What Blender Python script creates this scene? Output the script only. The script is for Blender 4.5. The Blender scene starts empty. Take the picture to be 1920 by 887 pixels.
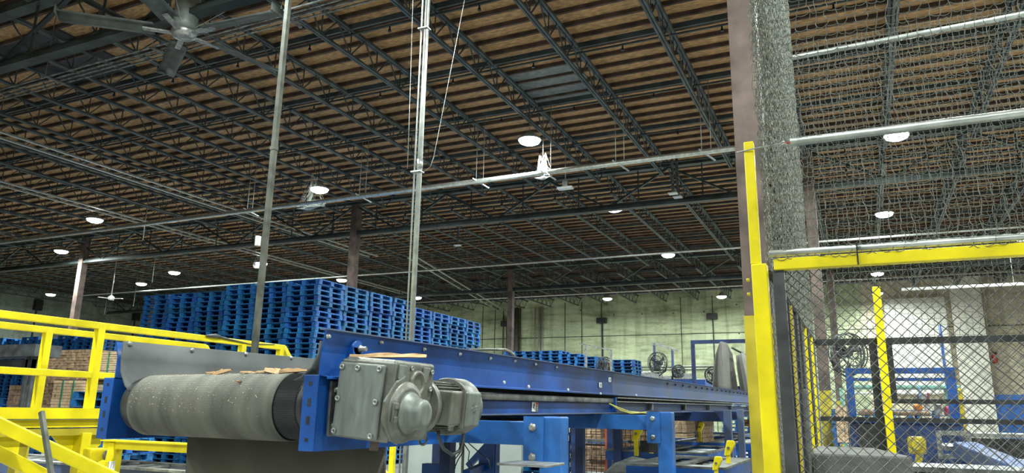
import bpy, math, random
import numpy as np
from mathutils import Vector, Matrix
random.seed(7); rng = np.random.default_rng(5)
S = bpy.context.scene; COL = S.collection
PI = math.pi; rad = math.radians

# ------------------------------------------------------------------ camera
FPX, CX, CY = 1379.1, 960.0, 443.5
yaw, pitch, roll = rad(-25.17), rad(13.31), rad(1.016)
_f = Vector((math.sin(yaw)*math.cos(pitch), math.cos(yaw)*math.cos(pitch), math.sin(pitch)))
_r = Vector((math.cos(yaw), -math.sin(yaw), 0)); _u = _r.cross(_f)
_c, _s = math.cos(roll), math.sin(roll)
_r, _u = _c*_r + _s*_u, -_s*_r + _c*_u
cam_d = bpy.data.cameras.new('camera'); cam = bpy.data.objects.new('camera', cam_d); COL.objects.link(cam)
M = Matrix((_r, _u, -_f)).transposed().to_4x4()
cam.matrix_world = M
cam_d.sensor_width = 36; cam_d.lens = FPX/1920*36; cam_d.clip_start = .05; cam_d.clip_end = 300
S.camera = cam
FLOOR = -1.65        # the camera is the origin, held 1.65 m above the floor

# ------------------------------------------------------------------ world, exposure
W = bpy.data.worlds.new('world'); S.world = W; W.use_nodes = True
bg = W.node_tree.nodes['Background']; bg.inputs[0].default_value = (.62, .72, .78, 1); bg.inputs[1].default_value = .10
S.view_settings.view_transform = 'Standard'; S.view_settings.look = 'None'
S.view_settings.gamma = 1; S.view_settings.use_curve_mapping = False; S.view_settings.exposure = 0.0
LAMP_W = 520

def at(px, py, x=None, y=None, z=None):
    "a pixel of the photograph turned into a point on a world plane"
    d = _r*((px-CX)/FPX) - _u*((py-CY)/FPX) + _f
    k = x/d.x if x is not None else y/d.y if y is not None else z/d.z
    return d*k

# ------------------------------------------------------------------ materials
def mat(name, col, rough=.6, metal=0., n=6., amt=.15, bump=0., col2=None, spec=.5, vary=0., coords='Object', emit=None, stretch=None):
    m = bpy.data.materials.new(name); m.use_nodes = True
    nt = m.node_tree; N = nt.nodes; L = nt.links; b = N['Principled BSDF']
    b.inputs['Roughness'].default_value = rough; b.inputs['Metallic'].default_value = metal
    b.inputs['Specular IOR Level'].default_value = spec
    tc = N.new('ShaderNodeTexCoord'); no = N.new('ShaderNodeTexNoise'); no.inputs['Scale'].default_value = n; no.inputs['Detail'].default_value = 6
    src = tc.outputs[coords]
    if stretch:
        mp = N.new('ShaderNodeMapping'); mp.inputs['Scale'].default_value = stretch; L.new(src, mp.inputs['Vector']); src = mp.outputs[0]
    L.new(src, no.inputs['Vector'])
    cr = N.new('ShaderNodeValToRGB')
    c2 = col2 or tuple(max(0, c*(1-2.2*amt)) for c in col)
    c1 = tuple(min(1, c*(1+amt)) for c in col)
    cr.color_ramp.elements[0].position = .32; cr.color_ramp.elements[0].color = (*c2, 1)
    cr.color_ramp.elements[1].position = .66; cr.color_ramp.elements[1].color = (*c1, 1)
    L.new(no.outputs['Fac'], cr.inputs[0]); out = cr.outputs[0]
    if vary:
        oi = N.new('ShaderNodeObjectInfo'); hs = N.new('ShaderNodeHueSaturation')
        mr = N.new('ShaderNodeMapRange'); mr.inputs['To Min'].default_value = 1-vary; mr.inputs['To Max'].default_value = 1+vary
        L.new(oi.outputs['Random'], mr.inputs['Value']); L.new(mr.outputs[0], hs.inputs['Value'])
        mr2 = N.new('ShaderNodeMapRange'); mr2.inputs['To Min'].default_value = .5-.045*vary*2; mr2.inputs['To Max'].default_value = .5+.004*vary*2
        mu = N.new('ShaderNodeMath'); mu.operation = 'MULTIPLY'; mu.inputs[1].default_value = 7.31; fr = N.new('ShaderNodeMath'); fr.operation = 'FRACT'
        L.new(oi.outputs['Random'], mu.inputs[0]); L.new(mu.outputs[0], fr.inputs[0]); L.new(fr.outputs[0], mr2.inputs['Value']); L.new(mr2.outputs[0], hs.inputs['Hue'])
        L.new(out, hs.inputs['Color']); out = hs.outputs[0]
    L.new(out, b.inputs['Base Color'])
    if bump:
        bp = N.new('ShaderNodeBump'); bp.inputs['Strength'].default_value = bump; bp.inputs['Distance'].default_value = .02
        n2 = N.new('ShaderNodeTexNoise'); n2.inputs['Scale'].default_value = n*5; L.new(src, n2.inputs['Vector'])
        L.new(n2.outputs['Fac'], bp.inputs['Height']); L.new(bp.outputs[0], b.inputs['Normal'])
    if emit:
        b.inputs['Emission Color'].default_value = (*emit[0], 1); b.inputs['Emission Strength'].default_value = emit[1]
    return m

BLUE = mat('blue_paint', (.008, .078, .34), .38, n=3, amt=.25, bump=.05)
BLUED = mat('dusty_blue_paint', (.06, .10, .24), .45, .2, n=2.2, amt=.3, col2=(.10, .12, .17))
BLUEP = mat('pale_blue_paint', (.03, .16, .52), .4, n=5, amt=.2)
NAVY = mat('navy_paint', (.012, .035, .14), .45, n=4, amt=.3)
YEL = mat('yellow_paint', (.85, .70, .005), .38, n=4, amt=.10, bump=.05)
YELD = mat('worn_yellow_paint', (.50, .40, .02), .5, n=3, amt=.12)
STEEL = mat('galvanised_steel', (.42, .43, .42), .42, .75, n=14, amt=.2)
STEELD = mat('dull_steel', (.20, .21, .21), .5, .6, n=8, amt=.3)
PIPE = mat('grey_pipe', (.13, .135, .115), .45, .5, n=10, amt=.2)
CONDUIT = mat('conduit_metal', (.55, .58, .56), .35, .7, n=10, amt=.12)
GEAR = mat('grey_cast_paint', (.175, .18, .165), .42, .35, n=12, amt=.14, bump=.12, col2=(.12, .12, .10))
GEARP = mat('scuffed_cover_paint', (.19, .21, .195), .5, .3, n=5, amt=.12, stretch=(6, 6, 1.2))
DARK = mat('black_steel', (.02, .021, .022), .5, n=6, amt=.3)
DGREY = mat('dark_grey_paint', (.06, .065, .07), .5, n=6, amt=.25)
RUB = mat('grey_rubber', (.10, .108, .11), .6, n=3, amt=.22, col2=(.065, .07, .072), bump=.08)
RUBC = mat('dusty_rubber_apron', (.13, .125, .10), .75, n=2.0, amt=.15, bump=.1)
JOIST = mat('joist_paint', (.075, .095, .10), .5, .2, n=2, amt=.25)
GIRD = mat('girder_paint', (.045, .06, .06), .5, .2, n=2, amt=.25)
RUST = mat('red_oxide_column', (.125, .088, .075), .7, n=2.5, amt=.25)
WOOD = mat('fresh_wood', (.55, .34, .17), .8, n=9, amt=.3, stretch=(1, 1, 6))
LUMB = mat('lumber_boards', (.62, .46, .28), .8, n=12, amt=.13, vary=.15)
BARK = mat('lumber_ends', (.30, .20, .12), .85, n=14, amt=.25, vary=.12)
PALL = mat('blue_pallet_paint', (.012, .11, .40), .6, n=7, amt=.25, vary=.3, col2=(.006, .04, .17))
CONC = mat('concrete_block', (.13, .13, .125), .9, n=6, amt=.15, bump=.2)
WHITE = mat('white_plate', (.75, .76, .74), .5, n=5, amt=.05)
PANEL = mat('pale_grey_panel', (.30, .335, .32), .6, n=1.5, amt=.08)
BLK = mat('black_print', (.01, .01, .01), .6, n=5, amt=.1)
RED = mat('red_print', (.5, .03, .03), .5, n=5, amt=.1)
ORG = mat('orange_rack_paint', (.62, .10, .02), .5, n=5, amt=.2)
NETM = mat('grey_net_twine', (.145, .15, .13), .8, n=20, amt=.15)
WIREM = mat('fence_wire', (.10, .10, .095), .5, .4, n=9, amt=.2)
FANM = mat('fan_grey', (.10, .11, .105), .5, .4, n=5, amt=.15)
WEBM = mat('cobweb', (.75, .78, .74), .9, n=9, amt=.1)
LENS = mat('lamp_lens', (.9, .95, .92), .4, n=4, amt=.02, emit=((.93, 1.0, .96), 14.))
HOUS = mat('lamp_housing', (.30, .31, .31), .5, .3)
TARP = mat('grey_tarpaulin', (.20, .195, .18), .85, n=1.2, amt=.12)
PINK = mat('pink_plastic', (.7, .1, .2), .5); ORANGE = mat('orange_cloth', (.75, .25, .03), .7); LBLUE = mat('light_blue_plastic', (.25, .5, .85), .5)
CORDY = mat('yellow_cord', (.60, .58, .10), .5); GREENM = mat('green_strap', (.03, .2, .12), .6); TEAL = mat('teal_machine', (.20, .42, .36), .5)

# ------------------------------------------------------------------ mesh builder
class MB:
    def __init__(s): s.v = []; s.f = []; s.sm = []
    def add(s, vs, fs, smooth=False):
        k = len(s.v); s.v += [tuple(v) for v in vs]; s.f += [tuple(k+i for i in f) for f in fs]; s.sm += [smooth]*len(fs); return s
    def box(s, x0, x1, y0, y1, z0, z1):
        return s.add([(x0,y0,z0),(x1,y0,z0),(x1,y1,z0),(x0,y1,z0),(x0,y0,z1),(x1,y0,z1),(x1,y1,z1),(x0,y1,z1)],
                     [(0,3,2,1),(4,5,6,7),(0,1,5,4),(1,2,6,5),(2,3,7,6),(3,0,4,7)])
    def bar(s, p, q, w, h=None, up=(0,0,1)):
        p, q = Vector(p), Vector(q); h = h or w; d = (q-p).normalized(); u = Vector(up)
        if abs(d.dot(u)) > .95: u = Vector((0,1,0))
        a = d.cross(u).normalized(); b = a.cross(d).normalized()
        o = [a*(sx*w/2)+b*(sy*h/2) for sx, sy in ((-1,-1),(1,-1),(1,1),(-1,1))]
        return s.add([p+i for i in o]+[q+i for i in o], [(0,1,2,3),(7,6,5,4),(0,4,5,1),(1,5,6,2),(2,6,7,3),(3,7,4,0)])
    def tube(s, pts, r, n=8, caps=True):
        pts = [Vector(p) for p in pts]; m = len(pts); k = len(s.v); u = None
        for i, p in enumerate(pts):
            d = (pts[min(i+1, m-1)]-pts[max(i-1, 0)]).normalized()
            if u is None: u = d.cross(Vector((0,0,1)) if abs(d.z) < .9 else Vector((0,1,0))).normalized()
            u = (u-d*u.dot(d)).normalized(); w = d.cross(u); rr = r[i] if isinstance(r, (list, tuple)) else r
            s.v += [tuple(p+(u*math.cos(2*PI*j/n)+w*math.sin(2*PI*j/n))*rr) for j in range(n)]
        for i in range(m-1):
            for j in range(n):
                s.f.append((k+i*n+j, k+i*n+(j+1)%n, k+(i+1)*n+(j+1)%n, k+(i+1)*n+j)); s.sm.append(n > 4)
        if caps:
            s.f.append(tuple(k+j for j in range(n))[::-1]); s.sm.append(False)
            s.f.append(tuple(k+(m-1)*n+j for j in range(n))); s.sm.append(False)
        return s
    def lathe(s, c, axis, prof, n=32, caps=True):
        "prof: (distance along axis, radius)"
        c = Vector(c); a = Vector(axis).normalized(); u = a.orthogonal().normalized(); w = a.cross(u); k = len(s.v); m = len(prof)
        for t, r in prof: s.v += [tuple(c+a*t+(u*math.cos(2*PI*j/n)+w*math.sin(2*PI*j/n))*r) for j in range(n)]
        for i in range(m-1):
            for j in range(n):
                s.f.append((k+i*n+j, k+i*n+(j+1)%n, k+(i+1)*n+(j+1)%n, k+(i+1)*n+j)); s.sm.append(True)
        if caps:
            s.f.append(tuple(k+j for j in range(n))[::-1]); s.sm.append(False)
            s.f.append(tuple(k+(m-1)*n+j for j in range(n))); s.sm.append(False)
        return s
    def prism(s, poly, d):
        "poly: 3-D polygon, d: extrusion vector"
        d = Vector(d); n = len(poly); p = [Vector(q) for q in poly]
        return s.add(p+[q+d for q in p], [tuple(range(n))[::-1], tuple(range(n, 2*n))]+[(i, (i+1)%n, n+(i+1)%n, n+i) for i in range(n)])
    def sheet(s, rows, t, sm=True):
        "grid of points thickened by vector t"
        t = Vector(t); m, n = len(rows), len(rows[0]); k = len(s.v)
        for off in (Vector((0,0,0)), t):
            for r in rows: s.v += [tuple(Vector(p)+off) for p in r]
        A = lambda i, j: k+i*n+j; B = lambda i, j: k+m*n+i*n+j
        for i in range(m-1):
            for j in range(n-1):
                s.f += [(A(i,j), A(i,j+1), A(i+1,j+1), A(i+1,j)), (B(i,j), B(i+1,j), B(i+1,j+1), B(i,j+1))]; s.sm += [sm]*2
        for i in range(m-1):
            s.f += [(A(i,0), A(i+1,0), B(i+1,0), B(i,0)), (A(i,n-1), B(i,n-1), B(i+1,n-1), A(i+1,n-1))]; s.sm += [False]*2
        for j in range(n-1):
            s.f += [(A(0,j), B(0,j), B(0,j+1), A(0,j+1)), (A(m-1,j), A(m-1,j+1), B(m-1,j+1), B(m-1,j))]; s.sm += [False]*2
        return s
    def build(s, name, m, parent=None, bevel=0, label=None, seg=2):
        me = bpy.data.meshes.new(name); me.from_pydata(s.v, [], s.f); me.update()
        me.polygons.foreach_set('use_smooth', s.sm); me.materials.append(m)
        o = bpy.data.objects.new(name, me); COL.objects.link(o)
        if parent is not None:
            o.parent = parent
            if 'wl' in parent: o.location = -Vector(parent['wl'][:])
        if bevel:
            md = o.modifiers.new('bevel', 'BEVEL'); md.width = bevel; md.segments = seg; md.limit_method = 'ANGLE'; md.angle_limit = rad(40)
        if label: o['label'] = label
        return o

def tag(o, label, cat, group=None, kind=None):
    o['label'] = label; o['category'] = cat
    if group: o['group'] = group
    if kind: o['kind'] = kind
    return o
def thing(name, label, cat, group=None, base=None):
    "an Empty at the thing's base; base given = its parts are written in world coordinates"
    o = bpy.data.objects.new(name, None); COL.objects.link(o); o.empty_display_size = .1
    if base is not None: o['wl'] = [float(v) for v in base]; o.location = base
    return tag(o, label, cat, group)
def sub(mb, name, m, part, **k):
    "a piece of a part: the part sits at the offset already, so the piece stays at zero"
    o = mb.build(name, m, None, **k); o.parent = part; return o
def struct(o): o['kind'] = 'structure'; return o
def dup(root, loc, rot=None, label=None):
    r = root.copy(); COL.objects.link(r); r.location = loc
    if rot is not None: r.rotation_euler = rot
    if label: r['label'] = label
    for ch in root.children:
        c = ch.copy(); COL.objects.link(c); c.parent = r
        for g in ch.children:
            d = g.copy(); COL.objects.link(d); d.parent = c
    return r
ORD = ['first','second','third','fourth','fifth','sixth','seventh','eighth','ninth','tenth','eleventh','twelfth','thirteenth','fourteenth','fifteenth','sixteenth','seventeenth','eighteenth','nineteenth','twentieth']
def ordw(i):
    if i < 20: return ORD[i]
    t = {2: 'twenty', 3: 'thirty', 4: 'forty'}[(i+1)//10]
    return t+'-'+ORD[(i+1) % 10-1] if (i+1) % 10 else {2: 'twentieth', 3: 'thirtieth', 4: 'fortieth'}[(i+1)//10]

# ================================================================== room shell
CEILZ = 9.3; YW = 57.5; XL = -63.0; XR = 19.0
fm = mat('concrete_floor', (.33, .33, .31), .55, n=.6, amt=.18)
struct(MB().box(XL, XR, -10, YW, FLOOR-.2, FLOOR).build('floor', fm))
osb = mat('brown_board_deck', (.50, .295, .14), .85, n=5, amt=.22, coords='Object', stretch=(1, 3, 1))
ceil = struct(MB().box(XL, XR, -10, YW, CEILZ+.1, CEILZ+.25).build('ceiling', osb))
pur = mat('dark_roof_lumber', (.085, .055, .042), .85, n=3, amt=.25)
y = -1.4
ypur = []
k = 0
while y < YW:
    if k % 5 == 0: ypur.append(y)
    MB().box(XL, XR, y-.035, y+.035, CEILZ-.01, CEILZ+.1).build('sub_purlin', pur, ceil)
    y += .627; k += 1

def wall_material(name, c1, c2, streak=True):
    m = mat(name, c1, .85, n=.45, amt=.1, col2=c2, bump=.15, stretch=(1, 1, 1.6))
    for nd in m.node_tree.nodes:
        if nd.type == 'TEX_NOISE' and nd.inputs['Detail'].default_value == 6: nd.inputs['Detail'].default_value = 12; nd.inputs['Roughness'].default_value = .72
    nt = m.node_tree; N = nt.nodes; L = nt.links; b = N['Principled BSDF']; src = b.inputs['Base Color'].links[0].from_socket
    tc = N.new('ShaderNodeTexCoord')
    for sc, det, lo, hi, dark in (((.5, .5, 3.2), 9, .46, .72, (.50, .48, .42, 1)), ((2.6, 2.6, .16), 8, .50, .74, (.55, .58, .52, 1)), ((.32, .32, .32), 12, .52, .66, (.60, .60, .55, 1)), ((5, 5, 14), 4, .62, .70, (.55, .52, .45, 1))):
        mp = N.new('ShaderNodeMapping'); mp.inputs['Scale'].default_value = sc; mp.inputs['Location'].default_value = (sc[0]*7, 3, sc[2]); L.new(tc.outputs['Object'], mp.inputs[0])
        n_ = N.new('ShaderNodeTexNoise'); n_.inputs['Scale'].default_value = 1; n_.inputs['Detail'].default_value = det; n_.inputs['Roughness'].default_value = .68; L.new(mp.outputs[0], n_.inputs['Vector'])
        cr = N.new('ShaderNodeValToRGB'); cr.color_ramp.elements[0].position = lo; cr.color_ramp.elements[0].color = (1, 1, 1, 1); cr.color_ramp.elements[1].position = hi; cr.color_ramp.elements[1].color = dark; L.new(n_.outputs['Fac'], cr.inputs[0])
        mx = N.new('ShaderNodeMix'); mx.data_type = 'RGBA'; mx.blend_type = 'MULTIPLY'; mx.inputs[0].default_value = 1
        L.new(src, mx.inputs[6]); L.new(cr.outputs[0], mx.inputs[7]); src = mx.outputs[2]
    L.new(src, b.inputs['Base Color'])
    return m
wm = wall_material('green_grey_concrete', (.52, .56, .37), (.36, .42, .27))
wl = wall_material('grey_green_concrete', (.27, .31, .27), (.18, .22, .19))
wc = wall_material('cream_concrete', (.62, .56, .42), (.50, .45, .34))
wb = struct(MB().box(XL, .5, YW, YW+.3, FLOOR, CEILZ).build('wall_back', wm))
wb2 = struct(MB().box(.5, XR, YW, YW+.3, FLOOR, CEILZ).build('wall_back', wc))
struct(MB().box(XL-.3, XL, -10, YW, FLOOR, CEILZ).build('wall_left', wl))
struct(MB().box(XR, XR+.3, -10, YW, FLOOR, CEILZ).build('wall_right', wc))
jm = mat('dark_joint', (.05, .055, .045), .9)
MB().box(-45, XR, YW-.03, YW+.01, 5.98, 6.035).build('panel_joint', jm, wb)
for px, py in ((905, 620), (928, 620), (1059.5, 600), (1091, 600), (1128, 600), (1277, 600), (1337, 600)):
    p = at(px, py, y=YW)
    MB().box(p.x-.026, p.x+.026, YW-.03, YW+.01, FLOOR, 8.9).build('panel_joint', jm, wb)
struct(MB().box(5.9, XR, YW-.05, YW, FLOOR, 1.55).build('trim_1', mat('blue_wainscot', (.04, .17, .60), .6, n=1, amt=.1)))
struct(MB().box(5.95, 7.7, YW-.6, YW, FLOOR, CEILZ).build('trim_2', mat('pale_pilaster', (.72, .70, .62), .8, n=1, amt=.1)))
struct(MB().box(1.9, 5.6, YW-.4, YW, 1.6, 8.0).build('trim_3', mat('white_wall_panel', (.66, .65, .60), .7, n=1, amt=.03)))

r = random.Random(4)
for px, py in ((1151, 590), (1204, 588.5), (1262, 587.5), (1320, 584.5), (1381, 571), (1386, 625.5), (1090, 632), (1088, 582)):
    p = at(px, py, y=YW); MB().lathe((p.x, YW+.005, p.z), (0, -1, 0), [(0, .06), (.03, .05)], 8).build('form_hole', jm, wb)
# ------------------------------------------------------------------ far wall fittings
for px, w in ((1011, .07), (1016, .07), (1003, .05), (968, .22), (975, .06), (943, .05)):
    p = at(px, 640, y=YW-.15)
    tag(MB().tube([(p.x, YW-.15, FLOOR), (p.x, YW-.15, 8.6)], w, 8).build('wall_conduit', CONDUIT if px > 980 else PIPE),
        'upright %s on the green wall, %s' % ('bright conduit' if px > 980 else 'drain pipe', {1011: 'left of the bright pair', 1016: 'right of the bright pair', 1003: 'just left of the bright pair', 968: 'thickest of them, beside the far column', 975: 'right beside the thick one', 943: 'left of the far column'}[px]), 'pipe', 'pipes up the back wall')
for z, nm in ((3.55, 'upper of the top pair'), (3.35, 'lower of the top pair'), (2.55, 'upper of the low pair'), (2.35, 'lower of the low pair')):
    tag(MB().tube([(-18.5, YW-.12, z), (-8.8, YW-.12, z)], .05, 6).build('wall_pipe', CONDUIT), 'long horizontal pipe on the green back wall, '+nm, 'pipe', 'horizontal wall pipes')
for i, (px, py, wd) in enumerate(((1128, 601, 'below the lamp near the wall'), (1335, 593, 'nearest the right column'), (948, 607, 'left of the far column'), (73, 572, 'on the left wall, nearer one'), (257, 592, 'on the left wall, beside the pallet stacks'))):
    p = at(px, py, y=YW-.3) if i < 3 else at(px, py, x=XL+.3)
    s = .38 if i < 3 else .3
    t = thing('wall_speaker_box', 'small dark box high on the concrete wall, '+wd, 'box', 'dark boxes on the walls', base=p)
    (MB().box(p.x-s, p.x+s, YW-.5, YW, p.z-.22, p.z+.22) if i < 3 else MB().box(XL, XL+.4, p.y-s, p.y+s, p.z-.45, p.z+.45)).build('housing', DARK, t)
    (MB().box(p.x-.03, p.x+.03, YW-.1, YW, p.z-6, p.z-.22) if i < 3 else MB().box(XL, XL+.1, p.y-.05, p.y+.05, p.z-4, p.z-.45)).build('conduit', DARK, t)

# ================================================================== roof framing
GY = (9.3, 26.3, 43.0)
COLX = (-1.07, -20.4, -38.7)
def column(x, y, label, top=9.0, paint=True):
    t = thing('roof_column', label, 'column', 'red brown roof columns', base=(x, y, FLOOR))
    m = MB(); w = .17
    m.box(x-w, x+w, y-w, y+w, FLOOR, top)
    m.build('shaft', RUST, t)
    if paint: MB().box(x-w-.006, x+w+.006, y-w-.006, y+w+.006, FLOOR, 1.15 if y < 20 else .8).build('yellow_base', YELD, t, label='worn yellow painted column foot')
    MB().box(x-w-.08, x+w+.08, y-w-.08, y+w+.08, FLOOR, FLOOR+.03).build('base_plate', STEELD, t)
column(-1.03, 9.3, 'red brown steel column just behind the yellow cage post')
column(-20.2, 26.3, 'red brown steel column standing behind the tall blue pallet stacks')
column(-38.7, 26.3, 'red brown steel column rising behind the left yellow railing', paint=False)
column(-20.2, 43.0, 'dark steel column far back near the corner of the green wall')
column(-1.07, 26.3, 'red brown column with yellow foot seen through the cage fence, nearer one')
column(-1.07, 43.0, 'thin far column with yellow foot seen through the cage fence')
column(-38.7, 43.0, 'far steel column mostly hidden behind the pallet stacks', paint=False)

wordrow = ('nearest row', 'middle row', 'farthest row')
for gi, gy in enumerate(GY):
    for si, (xa, xb) in enumerate(((-1.07, 18.4), (-20.3, -1.07), (-39.6, -20.3), (-59, -39.6))):
        if gi == 0 and si == 0: nm = 'over the cage'
        else: nm = ('over the cage', 'between the two right columns', 'left of the middle column', 'at the left wall')[si]
        t = thing('roof_girder', 'dark steel roof girder %s, %s' % (nm, wordrow[gi]), 'girder', 'roof girders', base=((xa+xb)/2, gy, 7.6))
        MB().box(xa, xb, gy-.13, gy+.13, 7.55, 7.66).box(xa, xb, gy-.015, gy+.015, 7.66, 7.8).build('bottom_chord', GIRD, t)
        MB().box(xa, xb, gy-.15, gy+.15, 9.0, 9.16).build('top_chord', GIRD, t)
        m = MB(); n = 8; st = (xb-xa)/n
        for i in range(n):
            x0 = xa+i*st
            zs = (9.0, 7.66) if i % 2 == 0 else (7.66, 9.0)
            m.bar((x0, gy, zs[0]), (x0+st, gy, zs[1]), .10, .07); m.bar((x0+st/2, gy, 7.66), (x0+st/2, gy, 9.0), .04)
        m.build('web', GIRD, t)

JX = [-3.53+2.43*i for i in range(-24, 9)]
def joist_proto(L):
    t = thing('roof_joist', 'x', 'joist', 'steel roof joists')
    m = MB(); m.box(-.075, -.012, 0.1, L-.1, 9.12, 9.2).box(.012, .075, 0.1, L-.1, 9.12, 9.2); m.build('top_chord', JOIST, t)
    m = MB(); m.box(-.065, -.012, .75, L-.75, 8.46, 8.52).box(.012, .065, .75, L-.75, 8.46, 8.52); m.build('bottom_chord', JOIST, t)
    m = MB(); n = 14; st = (L-1.6)/n
    for i in range(n):
        y0 = .8+i*st
        m.bar((0, y0, 8.5), (0, y0+st/2, 9.15), .028); m.bar((0, y0+st/2, 9.15), (0, y0+st, 8.5), .028); m.bar((0, y0, 8.5), (0, y0, 9.15), .024)
    m.bar((0, .8, 8.5), (0, .15, 9.15), .03); m.bar((0, L-.8, 8.5), (0, L-.15, 9.15), .03)
    m.build('web', JOIST, t)
    return t
BAYS = ((9.3, 26.3, 'nearest bay'), (26.3, 43.0, 'middle bay'), (43.0, 57.5, 'bay along the back wall'))
for bi, (ya, yb, bn) in enumerate(BAYS):
    pr = joist_proto(yb-ya); first = True
    order = sorted(JX, reverse=True)
    for i, x in enumerate(order):
        ymin = ya
        if x < -1.9*yb-1 or x > .26*yb+1: continue
        lab = 'steel roof joist, %s from the right in the %s' % (ordw(i), bn)
        if first: pr.location = (x, ya, 0); pr['label'] = lab; first = False
        else: dup(pr, (x, ya, 0), label=lab)
pr = None
t0 = joist_proto(10.3); t0.location = (JX[0], -1, 0); t0['label'] = 'open web steel roof joist at the top left corner, leftmost one'
nb = 0
for x in sorted(JX, reverse=True):
    if -24 < x < -9.5:
        dup(t0, (x, -1, 0), label='open web roof joist above the ceiling fan, %s counted from the right' % ordw(nb)); nb += 1
t0.location = (-25.4, -1, 0)

# sprinkler branch lines under the deck, with heads
n = 0
yy = 13.28
while yy < 56:
    t = thing('sprinkler_pipe', 'dark sprinkler pipe under the roof deck, %s row from the camera' % ordw(n), 'pipe', 'sprinkler branch pipes', base=(-10, yy, 8.9))
    MB().tube([(XL+8, yy, 8.98), (XR-1, yy, 8.98)], .03, 6).build('pipe', GIRD, t)
    MB().box(XL+8, XR-1, yy-.03, yy+.03, 9.12, 9.26).build('purlin', JOIST, t)
    x = -3.53-1.2+2.43*4
    i = 0
    while x > -1.5*yy-3 and x > XL+8 and yy < 30:
        MB().lathe((x, yy, 8.98), (0, 0, -1), [(0, .02), (.08, .02), (.1, .03), (.15, .045), (.16, .045)], 8).build('sprinkler_head', DARK, t)
        x -= 2.43*(1 if yy < 20 else 2); i += 1
    yy += 3.1; n += 1

# roof hatch panels
p = at(1035, 158, z=CEILZ+.07)
tag(MB().box(p.x-1.1, p.x+1.1, p.y-1.2, p.y+1.2, CEILZ+.05, CEILZ+.099).build('roof_hatch', mat('grey_hatch', (.20, .22, .22), .7)), 'pale grey roof panel between joists above the brightest lamp', 'roof panel')
p = at(120, 112, z=CEILZ+.07)
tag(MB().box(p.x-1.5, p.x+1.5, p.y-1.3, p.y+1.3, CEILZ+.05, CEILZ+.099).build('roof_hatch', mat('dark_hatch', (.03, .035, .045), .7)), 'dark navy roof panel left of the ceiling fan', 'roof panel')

# ------------------------------------------------------------------ high-bay lamps
def lamp_proto():
    t = thing('high_bay_lamp', 'x', 'lamp', 'high bay lamps')
    MB().lathe((0, 0, 0), (0, 0, 1), [(.0, .35), (.05, .36), (.12, .25), (.2, .14), (.28, .1)], 24).build('housing', HOUS, t)
    MB().lathe((0, 0, 0), (0, 0, -1), [(0, .335), (.07, .30), (.12, .2), (.14, .05)], 24).build('lens', LENS, t)
    MB().tube([(0, 0, .28), (0, 0, 1.335)], .012, 6).build('rod', STEELD, t)
    return t
L0 = None
LAMPS = [(993, 263, 'brightest and nearest, right of the silver pole'), (599, 355, 'with a cobweb beside it, between the two tall poles'), (178, 412, 'upper one at the far left'), (115, 471, 'second one at the far left, below the upper one'),
 (327, 511, 'just above the left end of the pallet stacks'), (265, 532, 'at the upper left corner of the pallet stacks'), (95, 552, 'low at the far left beside the concrete wall'), (490, 494, 'behind the dark pole'), (641, 525, 'at the middle column above the pallet stacks'),
 (782, 558, 'just right of the silver pole above the pallets'), (1152, 391, 'hung at the girder, second brightest on the right'), (1253, 478, 'third in the right row, behind the girder'), (1139, 560, 'at the left in front of the green wall'), (1353, 556, 'at the right in front of the green wall, by the column'),
 (1681, 254, 'seen through the net beside the white pipe'), (1658, 401, 'seen through the middle of the net'), (1917, 446, 'cut by the right edge of the picture'), (1645, 513, 'upper of two behind the cage fence'), (1645, 550, 'lower of two behind the cage fence')]
def place_lamp(p, lab):
    global L0
    if L0 is None: L0 = lamp_proto(); o = L0; o.location = p; o['label'] = lab
    else: o = dup(L0, p, label=lab)
    ld = bpy.data.lights.new('lamp_light', 'AREA'); ld.shape = 'DISK'; ld.size = .5; ld.energy = LAMP_W; ld.color = (.90, 1.0, .95)
    lo = bpy.data.objects.new('light', ld); COL.objects.link(lo); lo.parent = o; lo.location = (0, 0, -.16)
    return o
for px, py, w in LAMPS: place_lamp(at(px, py, z=7.95), 'lit high bay lamp, '+w)
for i, p in enumerate(((-8.2, 6.6), (-8.6, .5), (1.4, 13.5), (1.4, 4.5), (1.4, -5), (-18, -6), (-8.6, -8), (10, 14), (10, 2), (10, 30))):
    place_lamp(Vector((p[0], p[1], 7.95)), 'lit high bay lamp outside the picture, %s' % ordw(i))

# lamps on rods that are not lit, hanging fans and drops
def drop(px0, py0, px1, py1, z0, label, kind):
    a = at(px1, py1, z=z0); top = 8.9
    t = thing(kind, label, 'fan' if 'fan' in kind else 'lamp', base=a)
    MB().tube([a, (a.x, a.y, 9.285)], .03 if 'fan' in kind else .015, 6).build('rod', CONDUIT, t)
    return t, a
t, a = drop(0, 0, 208, 560, 6.2, 'small white ceiling fan on a long rod above the left railing', 'rod_fan')
MB().lathe(a, (0, 0, 1), [(-.08, .12), (0, .2), (.12, .16), (.2, .06)], 16).build('motor', WHITE, t)
m = MB()
for k in range(3):
    an = k*2*PI/3+.3; m.bar((a.x+.1*math.cos(an), a.y+.1*math.sin(an), a.z), (a.x+.75*math.cos(an), a.y+.75*math.sin(an), a.z), .16, .02)
m.build('blade', WHITE, t)
t, a = drop(0, 0, 1060, 352, 7.5, 'unlit pale lamp hanging on a chain below the sprinkler main', 'chain_lamp')
MB().box(a.x-.28, a.x+.28, a.y-.12, a.y+.12, a.z-.06, a.z+.03).build('reflector', WHITE, t, bevel=.03)
MB().box(a.x-.1, a.x+.1, a.y-.08, a.y+.08, a.z+.03, a.z+.3).build('ballast', STEEL, t, bevel=.02)
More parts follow.
